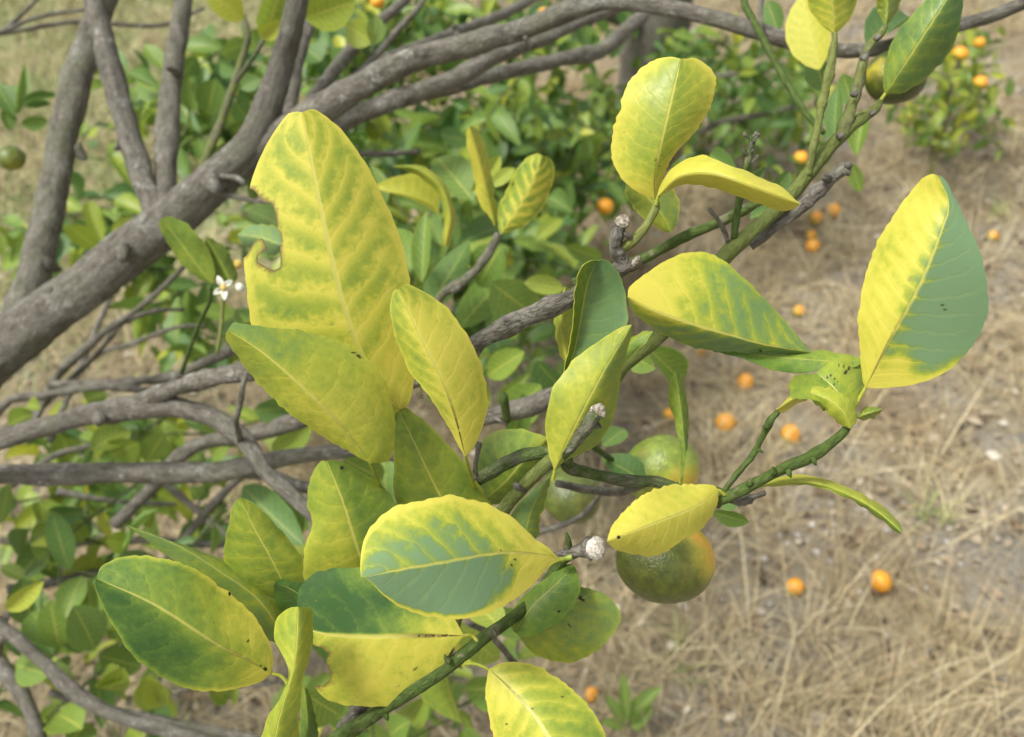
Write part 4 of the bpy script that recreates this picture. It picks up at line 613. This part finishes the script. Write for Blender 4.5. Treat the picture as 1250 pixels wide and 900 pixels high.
# leaves a little further in, out of focus
mid_leaves = [  # base, tip, width, distance, tip offset, roll, pigment, shape
 ((578, 245), (531, 186), 52, .95, .03, 15, .72, 0), ((535, 262), (470, 214), 26, .9, -.03, 50, .30, 3), ((515, 345), (517, 256), 24, .85, .0, 20, .72, 0), ((500, 330), (482, 268), 34, .9, .02, 10, .7, 1), ((470, 250), (455, 200), 20, .92, .0, 30, .72, 0),
 ((575, 235), (615, 188), 20, .85, .02, -10, .48, 0), ((600, 228), (628, 204), 18, .85, .0, 15, .5, 0), ((560, 300), (620, 265), 30, 1.0, .04, -20, .9, 1), ((520, 380), (575, 300), 40, .95, .03, 30, .85, 2), ((600, 345), (655, 390), 60, .92, .02, 10, .7, 1), ((612, 300), (580, 350), 50, .95, .02, -25, .76, 0),
 ((640, 345), (690, 352), 24, .8, .0, 15, .5, 0), ((560, 400), (625, 330), 44, 1.0, .05, 20, .75, 2), ((640, 430), (590, 460), 34, .9, .03, 15, .62, 0), ((590, 450), (650, 425), 26, .95, .03, 25, .8, 1), ((660, 470), (615, 520), 50, .8, .02, -10, .72, 0), ((655, 440), (700, 500), 40, .85, .02, 30, .9, 1), ((545, 340), (500, 400), 40, 1.0, .05, 20, .8, 0),
 ((700, 260), (660, 230), 26, 1.2, .05, 10, .78, 1), ((690, 300), (740, 320), 24, 1.1, .05, 10, .7, 0), ((460, 330), (505, 380), 34, 1.0, .03, -10, .8, 0), ((350, 280), (300, 250), 30, 1.1, .04, 20, .75, 0), ((305, 410), (270, 380), 34, 1.0, .04, 15, .8, 1), ((410, 300), (470, 240), 40, 1.1, .05, 20, .88, 2),
 # top left group
 ((297, 24), (252, -14), 34, 1.0, -.03, 10, .34, 0), ((322, 44), (352, -20), 46, .98, -.03, 30, .55, 1), ((318, 46), (345, 28), 20, .97, -.03, 10, .38, 0), ((372, 22), (432, 4), 46, .96, -.02, 15, .5, 0), ((455, 52), (420, 30), 34, 1.1, .0, 10, .48, 0), ((455, 55), (462, 18), 24, 1.1, .0, 25, .68, 0), ((392, 75), (372, 55), 36, 1.3, .0, 20, .88, 1), ((410, 80), (425, 55), 26, 1.3, .02, 20, .85, 0),
 ((262, 48), (246, 30), 20, 1.5, .05, 10, .88, 0), ((270, 66), (300, 52), 26, 1.5, .05, 20, .7, 2), ((200, 84), (176, 52), 22, 1.4, .0, 15, .68, 0), ((192, 108), (150, 80), 20, 1.4, .02, 20, .82, 1), ((200, 115), (160, 98), 34, 1.45, .02, 10, .75, 0), ((240, 70), (222, 92), 26, 1.5, .05, 20, .88, 2), ((290, 90), (262, 76), 22, 1.45, .04, 20, .9, 0), ((264, 96), (252, 142), 40, 1.5, .03, 10, .78, 0), ((232, 90), (228, 140), 30, 1.55, .03, 20, .74, 1),
 ((294, 108), (318, 96), 20, 1.3, .0, 25, .84, 0), ((286, 125), (305, 150), 24, 1.3, .02, 20, .86, 1),
 # left edge
 ((18, 142), (-6, 98), 30, 1.2, .0, 20, .84, 0), ((20, 140), (34, 78), 13, 1.2, .0, 20, .68, 0), ((24, 136), (14, 100), 26, 1.2, .02, 10, .82, 0), ((28, 128), (66, 112), 12, 1.2, .0, 30, .88, 1), ((30, 130), (60, 125), 10, 1.2, .0, 10, .86, 1), ((26, 152), (58, 148), 18, 1.2, .0, 20, .78, 0), ((12, 160), (8, 130), 18, 1.2, .0, 20, .8, 0),
 # low left
 ((8, 745), (49, 715), 24, .92, -.02, 10, .42, 0), ((70, 790), (38, 742), 50, 1.05, .03, -15, .76, 0), ((72, 790), (60, 735), 40, 1.04, .02, 20, .68, 2), ((90, 740), (120, 795), 52, 1.03, .02, 15, .74, 0), ((80, 755), (96, 700), 34, 1.05, .02, 20, .7, 1), ((115, 770), (105, 708), 34, 1.06, .02, -20, .66, 0), ((60, 825), (12, 810), 40, 1.0, .03, 10, .68, 0), ((100, 890), (62, 862), 56, 1.0, .03, 10, .64, 1), ((85, 905), (110, 880), 40, 1.0, .03, -25, .7, 0),
 ((150, 815), (130, 850), 36, 1.05, .03, 15, .52, 0), ((155, 830), (112, 826), 30, 1.06, .02, 20, .55, 1), ((180, 825), (190, 872), 42, 1.03, .03, 10, .50, 0), ((175, 835), (208, 860), 30, 1.03, .03, 20, .48, 1), ((120, 800), (170, 815), 40, 1.1, .03, 20, .75, 2), ((105, 625), (52, 632), 26, 1.2, .03, 15, .93, 0), ((40, 655), (62, 640), 18, 1.2, .0, 10, .6, 1), ((55, 650), (72, 700), 24, 1.2, .02, 30, .55, 3), ((40, 690), (80, 700), 22, 1.25, .02, 20, .8, 1), ((130, 660), (160, 665), 28, 1.1, .02, 10, .52, 0), ((30, 705), (0, 690), 18, 1.1, .0, 10, .62, 0), ((0, 640), (10, 590), 20, 1.15, .0, 20, .66, 0), ((20, 620), (-10, 600), 30, 1.2, .0, 20, .84, 1),
 ((370, 665), (288, 590), 52, .85, .04, 10, .86, 0), ((368, 655), (330, 585), 28, .88, .03, 25, .7, 1), ((255, 835), (280, 860), 24, 1.1, .02, 10, .6, 0), ((290, 835), (276, 862), 22, 1.1, .02, 10, .58, 1), ((370, 845), (420, 880), 50, .7, .03, 15, .68, 0), ((500, 880), (470, 900), 40, .9, .03, 10, .72, 0), ((520, 850), (490, 890), 36, .92, .03, 10, .6, 1), ((640, 835), (560, 850), 44, .95, .02, 20, .72, 1), ((560, 760), (610, 815), 40, .8, .03, 15, .55, 0), ((590, 745), (650, 770), 36, .85, .03, 20, .72, 2), ((615, 770), (575, 730), 40, .62, .02, 10, .5, 0),
 ((420, 560), (470, 590), 40, .8, .03, 20, .7, 0), ((240, 500), (300, 545), 36, 1.1, .03, 15, .62, 0), ((170, 540), (130, 560), 40, 1.15, .03, 15, .60, 0), ((110, 550), (160, 520), 34, 1.15, .03, 20, .58, 1), ((200, 530), (180, 560), 36, 1.15, .03, 10, .62, 2), ((40, 505), (5, 520), 30, 1.1, .02, 15, .62, 0), ((50, 500), (25, 490), 20, 1.1, .02, 15, .55, 1), ((130, 480), (100, 490), 30, 1.2, .02, 10, .7, 0), ((280, 540), (250, 560), 30, 1.05, .02, 10, .66, 1), ((380, 520), (330, 555), 30, 1.0, .02, 20, .6, 0), ((310, 500), (370, 500), 36, 1.05, .02, 20, .82, 1),
 # around the upper right stems
 ((900, 215), (860, 186), 36, .62, .03, 15, .82, 0), ((905, 225), (938, 205), 14, .62, .0, 20, .85, 1), ((935, 245), (968, 210), 22, .62, .0, 30, .86, 0), ((915, 268), (950, 250), 16, .60, .0, 40, .84, 1), ((1018, 170), (1020, 104), 22, .66, .0, 20, .85, 0), ((1046, 190), (1052, 130), 24, .66, .0, 15, .70, 1), ((1000, 85), (975, -10), 54, .72, .0, 15, .22, 0), ((1008, 112), (990, 66), 30, .75, .0, 20, .82, 1), ((1040, 130), (1030, 90), 26, .72, .0, 15, .78, 2), ((1060, 60), (1120, 0), 40, .72, .03, 40, .92, 1), ((950, 40), (935, 0), 30, .85, .0, 15, .85, 0), ((1040, 200), (1050, 235), 18, .8, .0, 10, .68, 0), ((905, 615), (870, 600), 22, .50, .0, 30, .8, 3), ((870, 625), (915, 640), 20, .6, .0, 20, .75, 0),
 ((800, 450), (760, 430), 30, .62, .02, 15, .68, 0), ((790, 425), (845, 470), 36, .66, .02, 20, .7, 1), ((735, 545), (765, 520), 26, .7, .02, 20, .8, 0), ((785, 590), (752, 556), 34, .66, -.01, 35, .92, 4), ((640, 480), (620, 560), 30, .75, .03, 20, .78, 0)]
for q in mid_leaves:
    par = L5 if q[0][1] < 60 and q[0][0] < 360 else (B1 if q[0][1] > 600 and q[0][0] < 340 else (S4 if q[0][0] > 560 else M2))
    mleaf(par, *q[:6], roll=random.uniform(-1, 1)*12+q[5]*random.choice((-1, 1)), pig=q[6], k=q[7], vp=.2, glauc=random.uniform(.0, .22), rim=.12) if False else mleaf(par, q[0], q[1], q[2], q[3], q[4], q[5]*random.choice((-1, 1)), q[6], q[7], vp=.2, glauc=random.uniform(.0, .22), rim=.12)
N_NEAR = len([o for o in bpy.data.objects if o.name.startswith('leaf') and o.type == 'MESH' and (o.parent is tree or (o.parent and o.parent.parent is tree))])
# arched brown-green leaf edge next to the small pair
LF(MT, [(543, 300), (549, 262), (536, 226), (508, 206), (480, 203)], [(538, 300), (543, 264), (530, 232), (506, 212)], [(549, 300), (556, 262), (542, 222), (510, 202)], (.86, .84), pig=(.35, .5, .3, .45), veins=3, vein_pale=.1, n=24, k=4)

# the white flower
PETAL = plain_noise_mat('white_petal', [(.2, (.55, .57, .45)), (.6, (.72, .73, .64))], 60, .5, .0005, None, .3)
STAMEN = plain_noise_mat('stamen', [(.2, (.45, .30, .06)), (.7, (.72, .55, .16))], 200, .7, .0005)
def petal(parent, x0, y0, x1, y1, wd, d, dd):
    a = P(x0, y0, d); t = P(x1, y1, d+dd); v, f, uv = TPL[1]; ax = (t-a).normalized(); n = (CAM-a).normalized()
    m = leaf_matrix(a, t, wd*d/F, n); o = link('petal', mesh('petal', [np.array(m @ Vector(q))-np.array(tree['org']) for q in v], f, PETAL), parent)
    md = o.modifiers.new('thickness', 'SOLIDIFY'); md.thickness = .0008; return o
fl = tube('flower', tree, [(265, 432, 2.5, .75), (270, 400, 2.4, .745), (272, 372, 2.6, .74), (273, 356, 3.5, .735)], young=.95, sides=8, label='open white blossom with a bud next to it'); fl['pale'] = .8
petal(fl, 272, 350, 266, 338, 6, .733, -.004); petal(fl, 274, 349, 282, 344, 5, .733, -.004); petal(fl, 271, 353, 263, 358, 6, .733, -.006); petal(fl, 274, 354, 274, 364, 6, .733, -.006); petal(fl, 276, 352, 281, 356, 5, .733, .002)
def ball(name, parent, x, y, d, r, mat, org, stretch=(1, 1, 1)):
    v = []; f = []; R = r*d/F; c = np.array(P(x, y, d))-np.array(org); n, m = 8, 12
    for i in range(n+1):
        for k in range(m):
            th = math.pi*i/n; ph = 2*math.pi*k/m; v.append(c+R*np.array((math.sin(th)*math.cos(ph)*stretch[0], math.sin(th)*math.sin(ph)*stretch[1], math.cos(th)*stretch[2])))
    for i in range(n):
        for k in range(m): f.append((i*m+k, i*m+(k+1) % m, i*m+m+(k+1) % m, i*m+m+k))
    return link(name, mesh(name, v, f, mat), parent)
ball('stamens', fl, 273, 351, .731, 4, STAMEN, tree['org'])
ball('bud', fl, 293, 351, .735, 5.5, PETAL, tree['org'], (1, 1, 1.05)); ball('bud', fl, 290, 323, .76, 6, STAMEN, tree['org'])
tube('twig', tree, [(222, 455, 3, .82), (232, 425, 2.6, .8), (245, 392, 2.6, .78), (256, 368, 2.4, .75), (258, 348, 2.2, .74)], young=.9, sides=8)

# ------------------------------------------------------------------ oranges: fruit with its navel and stalk button
CALYX = plain_noise_mat('calyx', [(.3, (.07, .10, .03)), (.7, (.16, .18, .06))], 200, .8, .0008)
def orange(label, center, R, mat, axis=(0, 0, 1), group=None, calyx=True, squash=.9, seg=(18, 26)):
    """a slightly flattened, dimpled fruit; axis points at its stalk"""
    n, m = seg; v = []; f = []; ph0 = random.uniform(0, 6)
    for i in range(n+1):
        t = math.pi*i/n; z = math.cos(t); s = math.sin(t)
        r = 1-.10*math.exp(-((t)/.28)**2)-.06*math.exp(-((math.pi-t)/.3)**2)
        for k in range(m):
            a = 2*math.pi*k/m; rr = R*r*(1+.012*math.sin(3*a+ph0)*s+.010*math.sin(5*a-ph0+2*t)*s)
            v.append((s*math.cos(a)*rr, s*math.sin(a)*rr, z*rr*squash))
    for i in range(n):
        for k in range(m): f.append((i*m+k, i*m+m+k, i*m+m+(k+1) % m, i*m+(k+1) % m))
    q = Vector(axis).to_track_quat('Z', 'Y').to_matrix(); v = [np.array(q @ Vector(p)) for p in v]
    o = link('orange', mesh('orange', v, f, mat), None, label, category='orange'); o.location = center; o['wear'] = random.random()
    if group: o['group'] = group
    if calyx:
        cv, cf = [], []; h = R*.80
        for k in range(20):
            a = 2*math.pi*k/20; rr = R*(.20+.09*math.cos(5*a)); cv.append((math.cos(a)*rr, math.sin(a)*rr, h+R*.03)); 
        for k in range(20):
            a = 2*math.pi*k/20; cv.append((math.cos(a)*R*.07, math.sin(a)*R*.07, h+R*.07))
        for k in range(20):
            a = 2*math.pi*k/20; cv.append((math.cos(a)*R*.05, math.sin(a)*R*.05, h+R*.16))
        for i in (0, 20):
            for k in range(20): cf.append((i+k, i+(k+1) % 20, i+20+(k+1) % 20, i+20+k))
        cf.append(tuple(range(40, 60)))
        link('stalk_button', mesh('stalk_button', [np.array(q @ Vector(p)) for p in cv], cf, CALYX), o)
    return o
UPW = tuple(UP); rt = np.array(RT); upv = np.array(UP); fw = np.array(FWD)
HG = 'oranges hanging on the trees'
m1 = orange_material('half_ripe_peel', (.088, .108, .014), tuple(rt*.80+upv*.46-fw*.35), (.55, 1.22))
orange('round green orange with an orange cheek hanging under the small yellow leaf', P(811, 683, .575), 60.5*.575/F, m1, squash=.86, axis=tuple(Vector((.12, .45, .85))), group=HG)
m2 = orange_material('turning_peel', (.19, .25, .035), tuple(rt*.45-upv*.75-fw*.5), (.05, 1.55))
orange('yellow green orange hanging behind the narrow hanging leaf', P(808, 574, .70), 47*.70/F, m2, axis=(-.3, .85, .4), group=HG)
m3 = orange_material('green_peel', (.10, .13, .025), tuple(-rt*.4-upv*.3+fw*.9), (.9, 1.3))
orange('small dark green orange deep behind the cut stub and stems', P(697, 604, .80), 38*.80/F, m3, axis=(.3, .3, .9), group=HG)
m4 = orange_material('olive_peel_shaded', (.04, .055, .007), tuple(-rt*.7+upv*.1-fw*.3), (.75, 1.25))  # olive peel, its colour darkened for the shadow behind the leaf
orange('olive green orange half hidden by the large upper green leaf', P(1093, 94, .72), 37*.72/F, m4, axis=(-.2, .3, .9), group=HG)
m5 = orange_material('yellowing_peel', (.10, .13, .02), tuple(rt*.5-upv*.8-fw*.3), (.6, 1.6))
orange('small yellowing orange at the tip of the twig beside the greenish limb', P(13, 193, 1.22), 17*1.22/F, m5, axis=(.1, .2, .9), group=HG)
mr = orange_material('ripe_peel', (.30, .26, .02), (.3, -.5, .6), (-1.2, -.2)); mr2 = orange_material('ripe_peel_green_base', (.28, .28, .03), (.4, .2, .8), (-.75, .0)); mrd = orange_material('faded_peel', (.40, .22, .03), (.3, -.3, .8), (-.6, .9))
FG = 'oranges fallen on the dry grass'
def fallen(x, y, r, label, mat=mr, sink=.0):
    p, d = on_ground(x, y); R = r*d/F; z = float(hgt(p.x, p.y))+R*.66-sink; p, d = on_ground(x, y, z)
    orange(label, p, r*d/F, mat, axis=(random.uniform(-1, 1), random.uniform(-1, 1), random.uniform(-.2, 1)), group=FG, seg=(12, 18), calyx=False, squash=random.uniform(.78, .95))
fallen(1076, 710, 14, 'bright fallen orange lying lowest and furthest right on open dry ground', mr)
fallen(970, 717, 12.5, 'fallen orange with a yellow side, left of the lowest right one', mr2)
fallen(965, 531, 13, 'fallen orange with greenish base under the curled olive leaf', mr2)
fallen(886, 517, 13, 'fallen orange left of the forked green twig', mr)
fallen(910, 467, 11, 'fallen orange directly below the folded leaf', mr)
fallen(1018, 257, 8.5, 'furthest of the fallen oranges above the knobbly stub', mr)
fallen(996, 267, 9.5, 'faded fallen orange beside the furthest one', mrd)
fallen(992, 300, 9, 'fallen orange below the faded pair, right of the green stem', mr)
fallen(990, 288, 7, 'pale half hidden orange touching the fallen one above it', mrd)
fallen(975, 380, 8, 'small faded orange behind the edge of the folded leaf', mrd)
fallen(817, 507, 9, 'reddish faded orange left of the narrow hanging leaf', mrd)
fallen(672, 285, 7, 'fallen orange in shade below the small leaf pair', mr)
fallen(722, 848, 10, 'fallen orange beside the small green seedling', mr)
fallen(56, 795, 12, 'fallen orange glimpsed through the low green leaves at left', mr)
fallen(1212, 288, 7, 'reddish dried orange by the tip of the two coloured leaf', mrd)
fallen(855, 430, 6, 'tiny fallen orange under the wide folded leaf', mrd)

# ------------------------------------------------------------------ foliage sprays, generated by volume
def sprays(blobs, size, pig_mu, pig_sd):
    """each blob: x, y, rx, ry, distance, spread, leaves. Returns leaf matrices and twig lines."""
    out, twigs = [], []
    for bx, by, rx, ry, d0, sd, cnt in blobs:
        made = 0
        while made < cnt:
            a, r_ = random.uniform(0, 6.28), random.random()**.5
            c = P(bx+rx*r_*math.cos(a), by+ry*r_*math.sin(a), max(.8, random.gauss(d0, sd*.5)))
            if c.z < .12: continue
            az = random.uniform(0, 6.28); dr = Vector((math.cos(az), math.sin(az), random.uniform(-.6, .7))).normalized(); L = random.uniform(.08, .2); k = random.randint(4, 8)
            twigs.append((c-dr*L*.6, c+dr*L*.4))
            for j in range(k):
                q = c+dr*L*(j/(k-1)-.6); sl = size*random.uniform(.45, 1.25); ang = j*2.4+random.uniform(-.5, .5)
                s1 = dr.orthogonal().normalized(); s2 = dr.cross(s1); lat = s1*math.cos(ang)+s2*math.sin(ang)
                ld_ = (dr*.5+lat*.9+Vector((0, 0, -.25))).normalized(); nn = Vector((random.gauss(0, .45), random.gauss(-.15, .45), 1))
                nn = nn-ld_*nn.dot(ld_)
                if nn.length < .2: nn = lat.cross(dr)
                t = q+ld_*sl; out.append((leaf_matrix(q, t, sl*random.uniform(.42, .56), nn.normalized()), min(1.05, max(.25, random.gauss(pig_mu, pig_sd))), (q-CAM).length)); made += 1
                if made >= cnt: break
    return out, twigs
def grow(parent, blobs, size, mu, sd, limit):
    lv, tw = sprays(blobs, size, mu, sd); lv.sort(key=lambda q: q[2]/ (q[0].col[1].to_3d().length+1e-6))
    for m, pg, _ in lv[:limit]: put_leaf(parent, m, pg, random.randrange(8), glauc=random.uniform(.0, .16))
    V, Fc, U, PG = [], [], [], []; o = 0; org = np.array(parent['org'])
    for m, pg, _ in lv[limit:]:
        v, f, uv = TPL[random.randrange(8)]; M_ = np.array(m); V.append(v@M_[:3, :3].T+M_[:3, 3]-org); Fc += [tuple(i+o for i in q) for q in f]; U.append(uv); PG.append(np.full(len(v), pg)); o += len(v)
    if V: link('foliage', mesh('foliage', np.vstack(V), Fc, LEAF, uv=np.vstack(U), attrs={'pig': np.concatenate(PG)}), parent, kind='stuff', glauc=.08, vein_pale=.1, veins=8.0)
    V, Fc, BK = [], [], []; o = 0
    for a, b in tw:
        t = (b-a).normalized(); s1 = t.orthogonal().normalized(); s2 = t.cross(s1)
        for j, (q, r) in enumerate(((a, .0022), ((a+b)/2+Vector((0, 0, .006)), .0017), (b, .0009))):
            for k in range(5): th = k*1.2566; p = q+s1*r*math.cos(th)+s2*r*math.sin(th); V.append(np.array(p)-org); BK.append((r*math.cos(th), r*math.sin(th), j*.02))
        for j in range(2):
            for k in range(5): Fc.append((o+j*5+k, o+j*5+(k+1) % 5, o+j*5+5+(k+1) % 5, o+j*5+5+k))
        o += 15
    link('twigs', mesh('twigs', V, Fc, BARK, attrs={'bk': np.array(BK)}), parent, kind='stuff', young=.6)

grow(M3, [(110, 690, 120, 80, 1.35, .25, 40), (90, 840, 120, 60, 1.3, .2, 24), (60, 610, 90, 50, 1.4, .2, 22), (220, 580, 110, 70, 1.45, .25, 30), (470, 890, 110, 40, 1.25, .2, 36), (640, 820, 40, 30, 1.2, .1, 8), (120, 520, 110, 40, 1.4, .2, 26), (260, 720, 80, 60, 1.2, .15, 14), (420, 760, 110, 110, 1.0, .15, 36), (120, 590, 150, 60, 1.8, .3, 60), (110, 760, 150, 90, 1.7, .2, 60), (240, 400, 80, 50, 1.7, .3, 40), (90, 300, 90, 50, 1.8, .2, 30)], .066, .68, .16, 150)
# tree behind: trunk standing on the ground with foliage hanging round it
gB, dB = on_ground(778, 205); gB = Vector((gB.x, gB.y, float(hgt(gB.x, gB.y))))
tree2 = thing('orange_tree', 'dense green orange tree standing behind the arching branch, dark trunk at its middle', 'tree', gB); tree2['org'] = list(gB)
tube('trunk', tree2, [w2p(gB+Vector((.0, 0, -.06)), .12), w2p(gB+Vector((.0, .0, .12)), .12), w2p(gB+Vector((.02, .0, .4)), .11), w2p(gB+Vector((.05, .02, .8)), .105), w2p(gB+Vector((.12, .05, 1.3)), .07), w2p(gB+Vector((.2, .1, 1.9)), .05)], sides=16, rough=.1)
for q in ([(.03, 0, .55, .05), (-.3, -.15, .95, .04), (-.75, -.35, 1.25, .03), (-1.2, -.5, 1.3, .015)], [(.04, 0, .65, .045), (.3, -.2, .95, .035), (.7, -.3, 1.15, .02), (1.0, -.3, 1.1, .01)], [(.03, 0, .45, .04), (-.35, -.3, .7, .03), (-.7, -.55, .85, .02), (-1.0, -.7, .8, .01)], [(.05, 0, .7, .05), (0, -.4, 1.0, .03), (-.1, -.8, 1.1, .015)]):
    tube('limb', tree2, [w2p(gB+Vector(k[:3]), k[3]) for k in q], sides=10, rough=.1)
for q in ([(840, 170, 4, 2.8), (880, 150, 5, 2.7), (930, 140, 4, 2.6), (970, 130, 3, 2.6)], [(800, 150, 3, 2.7), (850, 100, 4, 2.6), (900, 90, 3, 2.5)]): tube('limb', tree2, q, sides=8)
grow(tree2, [(*q[:6], int(q[6]*1.9)) for q in [(480, 50, 110, 60, 2.2, .5, 190), (640, 40, 90, 50, 2.4, .5, 110), (620, 180, 120, 70, 2.3, .5, 230), (450, 190, 80, 70, 2.1, .5, 130), (700, 190, 70, 70, 2.6, .5, 130), (640, 310, 90, 60, 1.9, .4, 110), (270, 140, 60, 80, 2.1, .4, 110), (160, 130, 26, 60, 2.2, .3, 26), (380, 60, 50, 60, 2.2, .4, 60), (530, 300, 70, 70, 1.7, .3, 90), (600, 420, 60, 50, 1.7, .3, 50), (350, 300, 60, 50, 1.8, .3, 40), (140, 290, 60, 60, 1.9, .3, 46), (90, 300, 40, 40, 1.9, .3, 14), (880, 120, 60, 60, 2.9, .5, 80), (960, 110, 50, 60, 2.9, .5, 80), (860, 70, 60, 30, 2.9, .4, 50), (900, 190, 70, 30, 2.9, .4, 22), (720, 130, 36, 60, 2.8, .4, 24), (230, 400, 60, 40, 1.8, .2, 16)]], .066, .78, .17, 290)
gC, dC = on_ground(1135, 200); gC = Vector((gC.x, gC.y, float(hgt(gC.x, gC.y))))
bush = thing('orange_bush', 'small low orange bush with yellow fruit at the edge of the bare ground', 'bush', gC); bush['org'] = list(gC)
tube('trunk', bush, [w2p(gC+Vector((0, 0, -.04)), .02), w2p(gC+Vector((.01, 0, .1)), .018), w2p(gC+Vector((.0, .02, .25)), .014), w2p(gC+Vector((.03, .02, .45)), .008)], sides=10)
grow(bush, [(1150, 90, 56, 60, 3.4, .5, 130), (1180, 75, 34, 56, 3.4, .4, 60), (1160, 140, 52, 40, 3.3, .4, 80), (1118, 148, 46, 32, 3.35, .3, 46), (1190, 162, 26, 20, 3.3, .2, 20)], .056, .60, .17, 240)
for x, y, r, d, lab in ((1172, 66, 10, 2.95, 'ripe orange at the top of the small bush'), (1197, 101, 9, 2.95, 'yellow orange on the outer side of the small bush'), (1156, 179, 10, 2.95, 'yellow green orange hanging lowest on the small bush'), (1150, 50, 8, 3.4, 'orange behind the tip of the large upper green leaf')):
    orange(lab, P(x, y, d), r*d/F, mr2 if y < 150 else m5, group=HG, seg=(12, 18), calyx=False)
for x, y, r, d, lab in ((739, 252, 10.5, 2.0, 'ripe orange hanging low under the dense tree, left of the upright yellow leaf'), (461, 2, 9, 1.25, 'ripe orange at the upper edge above the grey branches'), (978, 193, 9, 2.4, 'yellow orange behind the thin green side twig'), (664, 16, 7, 2.2, 'yellow orange above the arching branch'), (1196, 52, 7, 3.0, 'dim orange in the top of the small bush'), (755, 14, 6, 2.4, 'small orange near the dark trunk')):
    orange(lab, P(x, y, d), r*d/F, mr2 if x in (978, 664) else mr, group=HG, seg=(12, 18), calyx=False)

# seedling on the ground by the lower edge
gS, dS = on_ground(768, 892); gS = Vector((gS.x, gS.y, float(hgt(gS.x, gS.y))))
seed = thing('seedling', 'small green seedling with upright leaves on the dry grass below the fruit', 'seedling', gS); seed['org'] = list(gS)
stem = tube('stem', seed, [w2p(gS+Vector((0, 0, -.01)), .002), w2p(gS+Vector((.0, .005, .04)), .002), w2p(gS+Vector((.004, .01, .075)), .0012)], young=1, sides=8)
ds = px_of(np.array(gS))[2]
for q in (((765, 880), (761, 824), 15), ((770, 882), (800, 838), 17), ((770, 886), (796, 862), 16), ((762, 885), (742, 850), 14), ((764, 888), (735, 880), 13), ((772, 888), (790, 884), 12)):
    mleaf(seed, q[0], q[1], q[2], ds-.05, -.02, random.uniform(-30, 30), .66, random.randrange(3), vp=.1)
